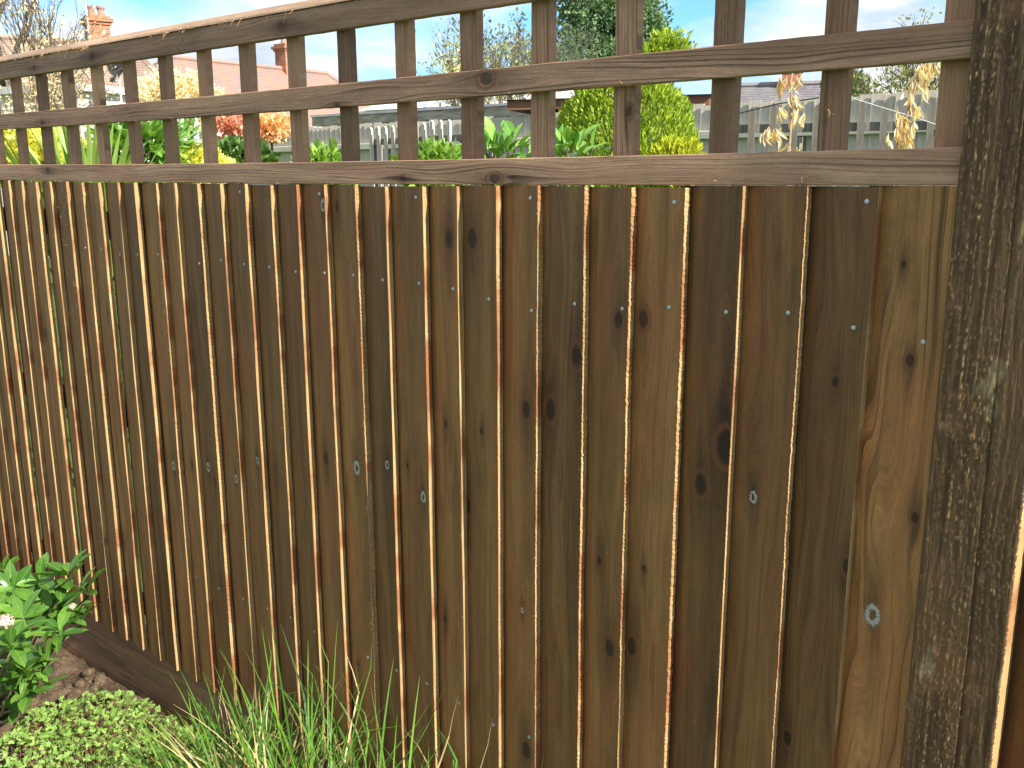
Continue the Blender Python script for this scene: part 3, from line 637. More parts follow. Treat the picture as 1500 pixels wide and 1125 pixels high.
# ------------------------------------------------------------------ ground cover
rg = np.random.default_rng(5)
def lobed(n=5):
    V = [(0, 0, 0)]; 
    for i in range(n*2+1):
        a = math.radians(-125+250*i/(n*2)); r = 1. if i % 2 else .62
        V.append((r*math.sin(a), r*math.cos(a)*.95+.1, .18*r if i % 2 else .02))
    return np.array(V), np.array([(0, i+1, i+2) for i in range(n*2)])
LV, LF = lobed()
VV = []; FF = []; sh = []; b = 0; stm = MB()
cpts = []
while len(cpts) < 3000:
    px, py = rg.uniform(-20, 340), rg.uniform(985, 1200)
    p = atz(px, py, .05); 
    if p.y > FY-.02: continue
    u = ((px-160)/165)**2+((py-1105)/102)**2
    if u > 1.0+.25*mnoise.noise(Vector((px*.02, py*.02, 0))): continue
    cpts.append((p, u))
for p, u in cpts:
    h = (.03+.085*(1-u)*rg.random()+.05*max(0, mnoise.noise(Vector((p.x*12, p.y*12, 0))))); r = rg.uniform(.006, .0125); c = np.array([p.x, p.y, soilh(p.x, p.y)+h])
    up = np.array([rg.normal()*.45, -.25+rg.normal()*.45, 1.]); up /= np.linalg.norm(up); y = rg.normal(size=3); y -= up*(up@y); y /= np.linalg.norm(y); x = np.cross(y, up)
    P = c+(LV[:, :1]*x+LV[:, 1:2]*y+LV[:, 2:]*up)*r; VV.append(P); FF.append(LF+b); b += len(P); sh.append(rg.random())
    if rg.random() < .3: stm.tube([(c[0]+rg.normal()*.01, c[1]+rg.normal()*.01, 0.0), tuple(c)], .0007, 3, cap=False)
gc = empty('ground_cover_plant', (-2.5, 1.1, 0)); tag(gc, 'low mound of small lobed pale green leaves spreading over the soil between shrub and grass', 'plant')
me = mesh('foliage', np.concatenate(VV)-np.array([-2.5, 1.1, 0]), np.concatenate(FF), M['l_cover']); shade_attr(me, sh, len(LF))
tag(link('foliage', me, gc), kind='stuff')
stm.V = [(x+2.5, y-1.1, z) for x, y, z in stm.V]; tag(stm.build('stems', simple('reddish_stem', (.25, .12, .06), (.35, .25, .12), 40), gc), kind='stuff')

# ------------------------------------------------------------------ sedge clump
rg = np.random.default_rng(21)
def blades(n, seedpts, Lr, wr, lean, rg, kink=0.):
    V = []; F = []; sh = []; k = 9
    for i in range(n):
        cpt, sc = seedpts[rg.integers(len(seedpts))]
        base = np.array([cpt[0]+rg.normal()*.035, cpt[1]+rg.normal()*.03, .0]); az = rg.random()*6.283; L = rg.uniform(*Lr)*sc
        ln = abs(rg.normal())*lean+.12; hd = np.array([math.cos(az), math.sin(az)*.8, 0]); w = rg.uniform(*wr); dirv = np.array([0, 0, 1.])*math.cos(ln*.5)+hd*math.sin(ln*.5)
        p = base.copy(); b = len(V); side = np.array([-hd[1], hd[0], 0.]); tw = rg.normal()*.5
        dr = rg.uniform(.10, .32); kk = rg.integers(3, 8) if rg.random() < kink else 99; sag = rg.normal(size=3)*.04
        for j in range(k+1):
            t = j/k; ww = w*(.75+.5*t)*(1-t**3)+.0002; s_ = side*math.cos(tw*t)+np.array([0, 0, 1])*math.sin(tw*t)
            V += [tuple(p-s_*ww), tuple(p+s_*ww)]
            dirv = dirv+hd*dr*.42-np.array([0, 0, dr*(.25+.75*t)*.55])+sag
            if j == kk: dirv = dirv*.2+np.array([rg.normal(), rg.normal()*.6, -.6])
            dirv /= np.linalg.norm(dirv); p = p+dirv*L/k
            if p[1] > FY-.012: p[1] = FY-.012
            if p[2] < .02: p[2] = .02
        F += [(b+2*j, b+2*j+1, b+2*j+3, b+2*j+2) for j in range(k)]; sh.append(rg.random())
    return V, F, sh, k
tufts = [((-1.96, 1.20), .58), ((-1.82, 1.14), .74), ((-1.70, 1.16), .88), ((-1.56, 1.14), 1.0), ((-1.48, 1.10), 1.05), ((-1.36, 1.12), .95), ((-1.25, 1.08), .85), ((-1.62, 1.02), .92), ((-1.76, 1.0), .75), ((-1.42, .98), .95), ((-1.90, 1.06), .6), ((-1.12, 1.04), .92), ((-1.02, 1.1), .9), ((-1.28, 1.16), 1.0), ((-1.16, 1.16), .95), ((-1.0, .98), .8), ((-.93, 1.08), .9)]
gr = empty('grass_clump', (-1.7, 1.1, 0)); tag(gr, 'arching clump of green and straw-coloured grass blades growing against the foot of the fence', 'grass')
for nm_, n_, Lr, wr, ln_, mat, kk, lab in (('green_blades', 1700, (.34, .70), (.0016, .0044), .95, M['grass_g'], .3, None), ('dry_blades', 800, (.32, .66), (.0012, .0036), .95, M['grass_d'], .6, 'dry straw-coloured blades')):
    V, F, sh, k = blades(n_, tufts, Lr, wr, ln_, rg, kk); me = mesh(nm_, np.array(V)-np.array([-1.7, 1.1, 0]), F, mat); shade_attr(me, sh, k)
    tag(link(nm_, me, gr), lab, kind='stuff')

# ================================================================== beyond the fence
rg = np.random.default_rng(33)
M['brick'] = None
def brick_mat(name, a, b, mortar, sc=1.):
    n = N(name, .9, .1); o = n.sep(n.co()); v = n.comb(n.ma('ADD', o[0], o[1]), o[2], 0.)
    t = n.n('ShaderNodeTexBrick'); n.put(t, 'Vector', v); t.inputs['Scale'].default_value = 1.; t.inputs['Brick Width'].default_value = .23; t.inputs['Row Height'].default_value = .075; t.inputs['Mortar Size'].default_value = .008
    t.inputs['Color1'].default_value = (*a, 1); t.inputs['Color2'].default_value = (*b, 1); t.inputs['Mortar'].default_value = (*mortar, 1)
    return n.color(n.mix(n.ma('MULTIPLY', n.noise(n.co(), 3, 4), .5), t.outputs[0], tuple(x*.7 for x in a)))
M['brick'] = brick_mat('red_brick', (.36, .12, .06), (.50, .20, .11), (.42, .34, .27))
def tile_mat(name, a, b, c):
    n = N(name, .85, .15); v = n.co(); x = n.mix(n.sstep(n.noise(v, .9, 5, .65), .35, .65), a, b); x = n.mix(n.ma('MULTIPLY', n.sstep(n.noise(v, 4, 4, .6), .5, .7), .6), x, c)
    return n.color(x)
M['redtile'] = tile_mat('clay_roof_tile', (.36, .20, .15), (.25, .19, .17), (.42, .23, .13))
M['slate'] = tile_mat('grey_roof_tile', (.16, .15, .16), (.24, .22, .22), (.12, .11, .12))
M['browntile'] = tile_mat('brown_roof_tile', (.24, .17, .13), (.32, .24, .18), (.20, .15, .12))
M['render'] = simple('cream_render', (.68, .62, .52), (.80, .75, .66), 2, .9, .1)
M['glass'] = N('window_glass', .08, .6).color((.05, .06, .07)); M['pvc'] = simple('white_frame', (.75, .75, .73), (.82, .82, .8), 5, .5)
M['dark'] = simple('dark_plastic', (.02, .02, .022), (.035, .035, .04), 10, .5)
M['gut'] = simple('black_gutter', (.03, .03, .03), (.05, .05, .05), 10, .5)
M['grey'] = simple('weathered_grey_board', (.42, .37, .30), (.60, .54, .45), 6, .85, .1, .004, (3, 3, .5))
M['greyd'] = simple('weathered_dark_timber', (.13, .115, .095), (.24, .22, .18), 8, .85, .1, .004, (4, 4, .5))
M['greyg'] = simple('algae_stained_rail', (.38, .38, .29), (.52, .50, .42), 5, .85, .1)
M['conc'] = simple('concrete', (.44, .43, .40), (.58, .57, .54), 3, .9, .1)
M['stain'] = simple('red_brown_stained_timber', (.17, .075, .048), (.24, .11, .07), 5, .7)

def roof_courses(mbm, p00, p10, p01, p11, step, th=.018, m=0):
    """overlapping tile courses from eaves (p00-p10) to ridge (p01-p11)"""
    p00, p10, p01, p11 = map(Vector, (p00, p10, p01, p11)); H = ((p01-p00).length+(p11-p10).length)/2; n = max(2, int(H/step))
    nor = (p10-p00).cross(p01-p00).normalized()
    for i in range(n):
        a, b = i/n, min(1, (i+1.12)/n); A, B = p00.lerp(p01, a)+nor*th, p10.lerp(p11, a)+nor*th; C, D_ = p10.lerp(p11, b)+nor*th*.2, p00.lerp(p01, b)+nor*th*.2
        mbm.add([A, B, C, D_, A-nor*th, B-nor*th], [(0, 1, 2, 3), (4, 5, 1, 0)], m)
def house(name, label, org, ang, Lx, Dy, eave, ridge, roofm, hipL=0., hipR=0., chims=(), step=.16, wins=(), wall=None):
    """rectangular house; local x along the ridge, the viewer's side is local -y"""
    r = empty(name, org, ang); tag(r, label, 'house')
    w = MB(); w.box((0, 0, 0), (Lx, Dy, eave)); 
    if not hipL: w.prism([(0+0, eave), (Dy, eave), (Dy/2, ridge-.1)], 0, 0, .2)
    if not hipR: w.prism([(0, eave), (Dy, eave), (Dy/2, ridge-.1)], 0, Lx-.2, Lx)
    w.build('wall', wall or M['render'], r)
    rf = MB(); o = .35
    roof_courses(rf, (-o, -o, eave-.1), (Lx+o, -o, eave-.1), (-o+hipL+o*(hipL > 0), Dy/2, ridge), (Lx+o-hipR-o*(hipR > 0), Dy/2, ridge), step)
    roof_courses(rf, (Lx+o, Dy+o, eave-.1), (-o, Dy+o, eave-.1), (Lx+o-hipR-o*(hipR > 0), Dy/2, ridge), (-o+hipL+o*(hipL > 0), Dy/2, ridge), step)
    if hipL: roof_courses(rf, (-o, Dy+o, eave-.1), (-o, -o, eave-.1), (hipL, Dy/2, ridge), (hipL, Dy/2, ridge), step)
    if hipR: roof_courses(rf, (Lx+o, -o, eave-.1), (Lx+o, Dy+o, eave-.1), (Lx-hipR, Dy/2, ridge), (Lx-hipR, Dy/2, ridge), step)
    rt = [(hipL if hipL else -o, Dy/2, ridge+.03), (Lx-hipR if hipR else Lx+o, Dy/2, ridge+.03)]; rf.tube([rt[0]]+[tuple(Vector(rt[0]).lerp(Vector(rt[1]), t)) for t in np.linspace(.1, .9, 9)]+[rt[1]], .12, 6)
    if hipR: rf.tube([(Lx-hipR, Dy/2, ridge), (Lx+o, -o, eave-.05)], .11, 5)
    if hipL: rf.tube([(hipL, Dy/2, ridge), (-o, -o, eave-.05)], .11, 5)
    ro = rf.build('roof', roofm, r)
    gt = MB(); gt.tube([(-o, -o-.06, eave-.16), (Lx+o, -o-.06, eave-.16)], .065, 6); gt.build('gutter', M['gut'], r)
    for (cx_, w_, h_, pots) in chims:
        z0 = ridge-.6; c = MB(); c.box((cx_-w_/2, Dy/2-.35, z0), (cx_+w_/2, Dy/2+.35, ridge+h_)); c.box((cx_-w_/2-.05, Dy/2-.40, ridge+h_), (cx_+w_/2+.05, Dy/2+.40, ridge+h_+.09)); c.box((cx_-w_/2-.11, Dy/2-.46, ridge+h_+.09), (cx_+w_/2+.11, Dy/2+.46, ridge+h_+.2)); c.box((cx_-w_/2-.02, Dy/2-.37, ridge+h_+.2), (cx_+w_/2+.02, Dy/2+.37, ridge+h_+.30))
        ch = c.build('chimney', M['brick'], ro)
        for k in range(pots):
            px_ = cx_+(k-(pots-1)/2)*.32; pt = MB(); pt.tube([(px_, Dy/2, ridge+h_+.3), (px_, Dy/2, ridge+h_+.5), (px_, Dy/2, ridge+h_+.56), (px_, Dy/2, ridge+h_+.62)], [.13, .11, .14, .13], 10); 
            V0 = pt.V; pot = pt.build('chimney_pot', M['redtile'], ro)
    for (x0, x1, z0, z1) in wins:
        f = MB(); f.box((x0, -.03, z0), (x0+.07, .05, z1)); f.box((x1-.07, -.03, z0), (x1, .05, z1)); f.box((x0+.07, -.03, z0), (x1-.07, .05, z0+.07)); f.box((x0+.07, -.03, z1-.07), (x1-.07, .05, z1)); f.box(((x0+x1)/2-.03, -.02, z0+.07), ((x0+x1)/2+.03, .04, z1-.07))
        fo = f.build('window', M['pvc'], r); p = MB(); p.box((x0+.07, -.010, z0+.07), (x1-.07, -.004, z1-.07)); p.build('pane', M['glass'], fo)
    return r
def ridge_z(py, d): return CAM_Z+(256-py)/FPX*d*.985
# orientation of the far terrace: faces the garden (ridge roughly across the view)
def place_house(name, label, pxl, pxr, py, d, dr=0., **kw):
    a = atd(pxl, py, d); b_ = atd(pxr, py, d+dr); ang = math.atan2(b_.y-a.y, b_.x-a.x); Lx = math.hypot(b_.x-a.x, b_.y-a.y); Dy = kw.pop('Dy', 8.)
    hipL, hipR = kw.get('hipL', 0), kw.get('hipR', 0)
    nrm = Vector((-math.sin(ang), math.cos(ang), 0)); ax = Vector((math.cos(ang), math.sin(ang), 0))
    org = Vector((a.x, a.y, -.05))-nrm*Dy/2-ax*hipL; rz = a.z+.05
    return house(name, label, org, ang, Lx+hipL+hipR, Dy, kw.pop('eave', rz-3.2), rz, **kw)
hA = place_house('terraced_house', 'cream rendered house with long mottled red tiled roof and brick chimney behind the trellis', 240, 478, 84, 36, 6., roofm=M['redtile'], hipL=3.2, hipR=2.6, chims=((9.1, .75, .75, 2),), wins=((3.5, 5.2, 2.6, 3.6), (7, 8.6, 2.6, 3.6)))
hB = place_house('terraced_house', 'house with brown tiled roof, brick chimney and tall aerial at the far left', 10, 190, 57, 30, 2., roofm=M['browntile'], hipR=1.5, chims=((2.75, .66, .62, 2),), wins=((1.5, 3., 3.0, 4.0),))
# aerial on the left chimney
a0 = atd(131, 60, 29.6); am = MB(); am.tube([(0, 0, -1.), (0, 0, 3.0)], .022, 6); 
for k in range(6): am.tube([(-.5+.16*k, -.25, 2.7), (-.5+.16*k, .25, 2.7)], .012, 4)
am.tube([(-.6, 0, 2.7), (.5, 0, 2.7)], .015, 4)
tag(am.build('roof_aerial', simple('aerial_metal', (.6, .6, .6), (.7, .7, .7), 5, .4), loc=a0), 'thin pale aerial mast rising beside the left brick chimney', 'aerial')
# low rendered extension with flat roof, and a satellite dish on a pole
e0 = atd(112, 122, 19); e1 = atd(236, 132, 21); ang = math.atan2(e1.y-e0.y, e1.x-e0.x); L_ = (e1-e0).length; hz = e0.z
ext = empty('rendered_outbuilding', (e0.x, e0.y, -.05), ang); tag(ext, 'white rendered single-storey building with flat roof behind the leftmost trellis squares', 'building')
b_ = MB(); b_.box((0, 0, 0), (L_, 3, hz-.1)); b_.build('wall', M['render'], ext)
b_ = MB(); b_.box((-.15, -.2, hz-.1), (L_+.15, 3.2, hz+.05)); b_.build('roof', M['conc'], ext)
b_ = MB(); b_.box((L_*.55, -.02, hz-1.1), (L_*.55+.5, .02, hz-.25)); wo = b_.build('window', M['pvc'], ext); b_ = MB(); b_.box((L_*.55+.06, -.03, hz-1.04), (L_*.55+.44, -.022, hz-.31)); b_.build('pane', M['glass'], wo)
dd = atd(171, 100, 18.5); ds = empty('satellite_dish', (dd.x, dd.y, 0), YAW*.6); tag(ds, 'small dark satellite dish on a pale pole above the white outbuilding', 'satellite dish')
b_ = MB(); b_.tube([(0, .05, hz-.6), (0, .05, dd.z+.05)], .02, 8); b_.build('pole', M['pvc'], ds)
V = []; F = []; nr, ns = 5, 18
for i in range(nr+1):
    for j in range(ns): r_ = .20*i/nr; a = 2*math.pi*j/ns; V.append((r_*math.cos(a), -.0-.25*(r_**2)/.2+.02, dd.z+.06+r_*math.sin(a)*1.1))
for i in range(nr):
    for j in range(ns): F.append((i*ns+j, i*ns+(j+1) % ns, (i+1)*ns+(j+1) % ns, (i+1)*ns+j))
link('dish', mesh('dish', V, F, M['dark'], smooth=True), ds)
b_ = MB(); b_.tube([(0, .02, dd.z-.08), (.12, -.28, dd.z-.22), (.16, -.34, dd.z-.25)], .022, 6); b_.box((.13, -.40, dd.z-.30), (.20, -.32, dd.z-.22)); b_.build('receiver_arm', M['dark'], ds)

# flat-roofed garage
g0 = atd(466, 169, 15.5); g1 = atd(800, 153, 12.6); ang = math.atan2(g1.y-g0.y, g1.x-g0.x); L_ = (g1-g0).length; gz = 2.62
gz = (g0.z+g1.z)/2
ga = empty('garage', (g0.x, g0.y, -.05), ang); tag(ga, 'low white block garage with flat roof and dark mossy concrete fascia', 'garage')
b_ = MB(); b_.box((.25, .25, 0), (L_, 5, gz-.10)); b_.build('wall', simple('white_block', (.62, .60, .56), (.75, .73, .70), 4, .9, .1), ga)
b_ = MB()
for k in range(14):
    x0 = .26+k*.46
    for r_ in range(5): b_.box((x0+(.22 if r_ % 2 else 0), .236, gz-.10-.22*(r_+1)+.008), (x0+.45+(.22 if r_ % 2 else 0), .249, gz-.108-.22*r_))
tag(b_.build('block_courses', simple('painted_block', (.60, .585, .55), (.78, .76, .73), 3, .9, .1), ga), kind='stuff')
b_ = MB(); b_.box((-.1, -.05, gz-.10), (L_+.2, 5.2, gz+.04)); b_.build('fascia', simple('mossy_concrete', (.26, .235, .165), (.44, .41, .31), 4, .9, .1, 0, (1, 1, 6)), ga)
b_ = MB(); b_.box((-.12, -.07, gz+.04), (L_+.22, 5.2, gz+.075)); b_.build('roof', M['conc'], ga)
# second, paler roof behind it
g0 = atd(523, 155, 20); g1 = atd(810, 131, 17.5); ang = math.atan2(g1.y-g0.y, g1.x-g0.x); L_ = (g1-g0).length
gb2 = empty('garage', (g0.x, g0.y, -.05), ang); tag(gb2, 'pale grey pitched garage roof rising behind the flat-roofed garage', 'garage')
b_ = MB(); b_.box((.1, .3, 0), (L_, 3.2, g0.z)); b_.build('wall', M['render'], gb2)
b_ = MB(); b_.prism([(0, g0.z-.05), (3.5, g0.z-.05), (1.75, g0.z+.42)], 0, 0, L_+.1); 
for k in range(16): b_.box((k*.5, 1.70, g0.z+.405), (k*.5+.47, 1.80, g0.z+.45))
b_.build('roof', simple('pale_sheet_roof', (.62, .62, .61), (.78, .78, .77), 2, .8, .1), gb2)

# stained summerhouse behind the conifer
s0 = atd(762, 141, 10.2); s1 = atd(1028, 136, 9.6); ang = math.atan2(s1.y-s0.y, s1.x-s0.x); L_ = (s1-s0).length; sz = s0.z
sh_ = empty('summerhouse', (s0.x, s0.y, -.05), ang); tag(sh_, 'red-brown stained timber summerhouse mostly hidden behind the golden conifer', 'summerhouse')
b_ = MB(); b_.box((.1, .1, 0), (L_-.1, 2.2, sz-.12)); b_.build('wall', M['stain'], sh_)
for k in range(int(L_/.16)):
    b_ = MB(); x0 = .1+k*.16; b_.box((x0+.01, .075, .05), (x0+.145, .098, sz-.15)); b_.build('plank', M['stain'], sh_)
b_ = MB(); b_.box((-.1, -.15, sz-.10), (L_+.1, 2.4, sz)); b_.build('fascia', M['stain'], sh_)
b_ = MB(); b_.prism([(-.2, sz+.002), (2.5, sz+.002), (1.15, sz+.10)], 0, -.15, L_+.15); b_.build('roof', M['slate'], sh_)

# right-hand houses
hC = place_house('distant_house', 'house with plain grey tiled roof and brick chimney seen over the far fence', 1060, 1200, 128, 34, -1., roofm=M['slate'], chims=((2.35, .62, .42, 2),), eave=2.9)
hD = place_house('distant_house', 'red gabled house end peeping over the far fence near the right', 1256, 1262, 117, 40, 8., roofm=M['redtile'], eave=3.2, Dy=5.)

# far fence (grey feather-edge boards, back side with arris rails towards us)
HT = 2.3
f0 = atz(330, 194, HT); f1 = atz(1400, 132, HT); dv = (f1-f0); dv.z = 0; Lf = dv.length; ang = math.atan2(dv.y, dv.x)
ff = empty('far_fence', (f0.x, f0.y, 0), ang); tag(ff, 'sunlit weathered grey board fence along the far side of the neighbouring garden', 'fence')
fb = MB(); fb.prism([(-.010, -.026), (.099, .0), (.099, .006), (-.010, -.014)], 2, 0, HT-.15)
# prism axis 2 gives (x, y) polygon
bm_ = fb.me('board', M['grey'])
for k in range(int((Lf+1.6)/.10)):
    o = link('board', bm_, ff, (k*.10, 0, .15+random.uniform(-.012, .012)), (0, random.uniform(-.006, .006), 0)); o['tone'] = 0.
for zc in (HT-.28, HT-1.1):
    b_ = MB(); b_.prism([(-.016, zc-.045), (-.016, zc+.045), (-.075, zc+.035), (-.085, zc-.03)], 0, 0, Lf+1.6); b_.build('arris_rail', M['greyg'], ff)
b_ = MB(); b_.box((0, -.03, -.1), (Lf+1.6, -.005, .16)); b_.build('gravel_board', M['greyd'], ff)
for k in range(int(Lf/1.83)+1):
    b_ = MB(); b_.box((k*1.83, -.10, -.1), (k*1.83+.09, -.017, HT-.32)); b_.build('post', M['greyd'], ff)
# picket screens standing in front of the far fence
def pickets(name, label, pts, ztop, pitch, d_, nr=2, w=.035, mat=None, group='picket screens in front of the far fence'):
    a = atz(pts[0][0], pts[0][1], ztop); b = atz(pts[1][0], pts[1][1], ztop); dv = b-a; L = dv.length; an = math.atan2(dv.y, dv.x)
    r = empty(name, (a.x, a.y, 0), an); tag(r, label, 'picket fence', group)
    p = MB(); p.prism([(-w/2, 0), (w/2, 0), (w/2, ztop), (0, ztop+.02), (-w/2, ztop)], 1, -.022, 0); pm = p.me('picket', mat)
    for k in range(int(L/pitch)+1): link('picket', pm, r, (k*pitch, 0, random.uniform(-.02, .01)))
    for z in (ztop-.12, ztop-.95)[:nr]:
        p = MB(); p.box((-.05, .001, z-.03), (L+.05, .03, z+.02)); p.build('rail', M['greyd'], r)
    for x in (0, L): p = MB(); p.box((x-.03, .031, -.1), (x+.03, .09, ztop-.15)); p.build('post', M['greyd'], r)
pickets('picket_screen', 'weathered picket screen with dark rails before the far fence, right of the conifer', ((1072, 158), (1372, 150)), 2.06, .125, 0, w=.040, mat=M['greyd'])
pickets('picket_screen', 'low pale picket screen in front of the far fence, left of the big laurel', ((545, 187), (672, 178)), 2.08, .115, 0, w=.032, mat=M['grey'])
pickets('picket_screen', 'short white picket screen among the shrubs at the left', ((268, 172), (300, 171)), 2.1, .12, 0, w=.04, mat=M['pvc'])

# trees and shrubs ------------------------------------------------
def stemmed(root, pts, r, mat=None, name='stem'):
    b = MB(); b.tube([tuple(Vector(p)-Vector(root.location)) for p in pts], r, 7); return b.build(name, mat or M['bark'], root, smooth=True)
def shrub_thing(name, label, cat, c, r, n, L, wd, mat, seed, shell=.35, lump=.3, dirs=None, group=None, trunk=True, freq=1.6, updir=.5):
    rg = np.random.default_rng(seed); root = empty(name, (c[0], c[1], 0)); tag(root, label, cat, group)
    P, u = blob_points(n, (0, 0, c[2]), r, rg, shell, lump, freq, seed*.37)
    d = u*.8+rg.normal(size=(n, 3))*.5+np.array([0, 0, updir]) if dirs is None else dirs(u, rg, n)
    leaf_cloud('foliage', P, L, wd, mat, rg, d, root)
    if trunk:
        b = MB(); z0 = -.05; b.tube([(0, 0, z0), (.02, .02, c[2]*.5), (0, 0, c[2]+r[2]*.3)], [max(.02, r[0]*.07), max(.015, r[0]*.055), .01], 7)
        for k in range(8):
            a = rg.random()*6.28; z = c[2]-r[2]*.5*rg.random(); b.tube([(0, 0, z), (r[0]*.3*math.cos(a), r[1]*.3*math.sin(a), z+r[2]*.25), (r[0]*.7*math.cos(a), r[1]*.7*math.sin(a), z+r[2]*.5)], [.012, .009, .004], 5, cap=False)
        b.build('trunk', M['bark'], root)
    return root
# golden conifer: upward sprays on a rounded column
con = atd(915, 150, 5.6); rc = .43
rg = np.random.default_rng(4); root = empty('golden_conifer', (con.x, con.y, 0)); tag(root, 'rounded golden-green conifer standing in the middle of the neighbouring garden', 'conifer')
def conifer_points(n, rg):
    P = np.zeros((n, 3)); D = np.zeros((n, 3)); i = 0
    zlo, zhi = .1, 2.27
    while i < n:
        z = rg.uniform(zlo, zhi); t = (z-zlo)/(zhi-zlo); prof = (min(1, t/.18)**.5)*(1-max(0, (t-.72)/.28)**2.6)**.5 if t < 1 else 0
        a = rg.random()*6.283; lump = 1+.16*mnoise.noise(Vector((math.cos(a)*2.2, math.sin(a)*2.2, z*3)))+.10*mnoise.noise(Vector((math.cos(a)*6, math.sin(a)*6, z*9)))
        r = rc*prof*lump*(1-.45*rg.random()**1.8); P[i] = (r*math.cos(a), r*math.sin(a), z); D[i] = (math.cos(a)*.55, math.sin(a)*.55, .95); i += 1
    return P, D
P, D = conifer_points(60000, rg)
# ragged leaders at the top right
for (px, py, hh) in ((980, 46, .26), (968, 62, .26), (950, 74, .24), (1003, 84, .14), (938, 82, .14), (962, 66, .2), (990, 62, .2)):
    p = atd(px, py, 5.6); q = rg.normal(size=(900, 3))*np.array([.022, .022, 0]); t = rg.random(900); q = q*(1.6*(1-t)+.35)[:, None]; q[:, 2] = -t*hh; q[:, :2] *= (1+t*1.4)[:, None]
    P = np.concatenate([P, q+np.array([p.x-con.x, p.y-con.y, p.z])]); D = np.concatenate([D, np.stack([q[:, 0]*14, q[:, 1]*14, np.full(900, 1.)], 1)])
D += rg.normal(size=D.shape)*.28
shd = np.clip(.5+.35*rg.normal(size=len(P)), 0, 1)
leaf_cloud('foliage', P, .029, .20, leafmat('golden_conifer_spray', (.13, .25, .025), (.46, .56, .07), .7, .3, spec=.1), rg, D, root, shade=shd)
b_ = MB(); b_.tube([(0, 0, -.05), (0, 0, 1.2), (.01, 0, 2.3)], [.05, .035, .01], 8); b_.build('trunk', M['bark'], root)
# yellow low extension at its right foot
shrub_thing('golden_shrub', 'low yellow-green shrub at the right foot of the conifer', 'shrub', tuple(atd(990, 240, 5.2)), (.16, .16, .13), 3500, .03, .22, leafmat('yellow_spray', (.25, .34, .03), (.55, .56, .05), .7, .35, spec=.1), 8, updir=1.2)
# big evergreen tree behind
tr = atd(893, 40, 24); root = empty('evergreen_tree', (tr.x, tr.y, 0)); tag(root, 'tall dense dark green tree rising behind the golden conifer', 'tree')
rg = np.random.default_rng(14); Ps = []; Us = []
for k in range(46):
    t = rg.random(); a = rg.random()*6.283; z = 1.5+6.6*t; R_ = 1.95*math.sin(min(1, (1-t)*1.35+.1)*1.45)*.8; c_ = (R_*.62*math.cos(a), R_*.62*math.sin(a), z)
    p, u = blob_points(1500, c_, (.72, .72, .66), rg, .35, .3, 1.5, k*1.3); Ps.append(p); Us.append(u)
P = np.concatenate(Ps); U = np.concatenate(Us); leaf_cloud('crown', P, .10, .34, leafmat('dark_evergreen_leaf', (.06, .13, .05), (.19, .29, .13), .5, .25), rg, U*.7+rg.normal(size=P.shape)*.6+np.array([0, 0, .1]), root)
b_ = MB(); b_.tube([(0, 0, -.05), (.05, 0, 3), (0, .05, 7.2)], [.24, .18, .05], 9)
for k in range(12): a = rg.random()*6.28; z = rg.uniform(1.5, 6); b_.tube([(0, 0, z), (math.cos(a)*.6, math.sin(a)*.6, z+.4), (math.cos(a)*1.2, math.sin(a)*1.2, z+1)], [.07, .05, .02], 5)
b_.build('trunk', M['bark'], root)

def twig_tree(name, label, base, h, r, seed, lev=4, spread=.6, leaf=None, nl=0, L=.05, mat=None, lw=.3, jit=.12, cat='tree', L0=None, kids=(2, 3)):
    rg = np.random.default_rng(seed); root = empty(name, (base[0], base[1], 0)); tag(root, label, cat); mb = MB(); tips = []
    mb.tube([(0, 0, -.05), (.03, 0, h*.2), (0, .03, h*.38)], [r, r*.85, r*.7], 8)
    for k in range(3): branch_tree(mb, (0, .03, h*.38), (rg.normal()*.35, rg.normal()*.35, 1), L0 or h*.26, r*.6, lev, rg, spread, tips, .25, 4, kids)
    mb.build('trunk', mat or M['bark'], root)
    if leaf and nl:
        T = np.array([tuple(t[0]) for t in tips]); DD = np.array([tuple(t[1]) for t in tips]); k = rg.integers(len(T), size=nl)
        leaf_cloud('crown', T[k]+rg.normal(size=(nl, 3))*jit, L, lw, leaf, rg, DD[k]+rg.normal(size=(nl, 3))*.8, root)
    return root
M['l_olive'] = leafmat('sparse_olive_leaf', (.16, .19, .06), (.34, .36, .14), .6, .3)
M['l_cream'] = leafmat('cream_blossom', (.62, .52, .34), (.86, .80, .62), .7, .3)
M['l_tan'] = leafmat('dry_tan_leaf', (.50, .38, .20), (.80, .66, .42), .7, .3)
M['l_bud'] = leafmat('pale_bud', (.62, .50, .28), (.82, .72, .46), .7, .3)
twig_tree('bare_tree', 'bare spreading tree with fine branches against the sky at top left', atd(-10, 120, 22), 7.6, .16, 41, 5, .55, M['l_olive'], 1800, .05, jit=.1)
twig_tree('budding_tree', 'thin wispy tree with pale buds and tan seed heads at the far left', atd(30, 150, 9), 3.4, .04, 43, 4, .4, M['l_bud'], 1300, .024, jit=.04, lw=.4)
twig_tree('dry_shrub', 'tangled dry twiggy shrub with tan leaves behind the leftmost battens', atd(20, 170, 7.5), 2.35, .025, 44, 4, .40, M['l_tan'], 4200, .022, jit=.05, cat='shrub', lw=.4)
shrub_thing('blossom_shrub', 'cream blossoming shrub in front of the red roofed house', 'shrub', tuple(atd(258, 148, 12)), (.55, .5, .34), 14000, .034, .42, M['l_cream'], 45, .2, .5)
shrub_thing('blossom_shrub', 'smaller cream shrub below the eaves to the right of the larger blossom', 'shrub', tuple(atd(300, 150, 13)), (.30, .3, .22), 5000, .034, .42, M['l_cream'], 46, .2, .5)
twig_tree('wispy_tree', 'thin olive leaved tree against the sky left of the tall evergreen', atd(735, 110, 17), 3.9, .07, 47, 4, .6, M['l_olive'], 1100, .06, jit=.12)
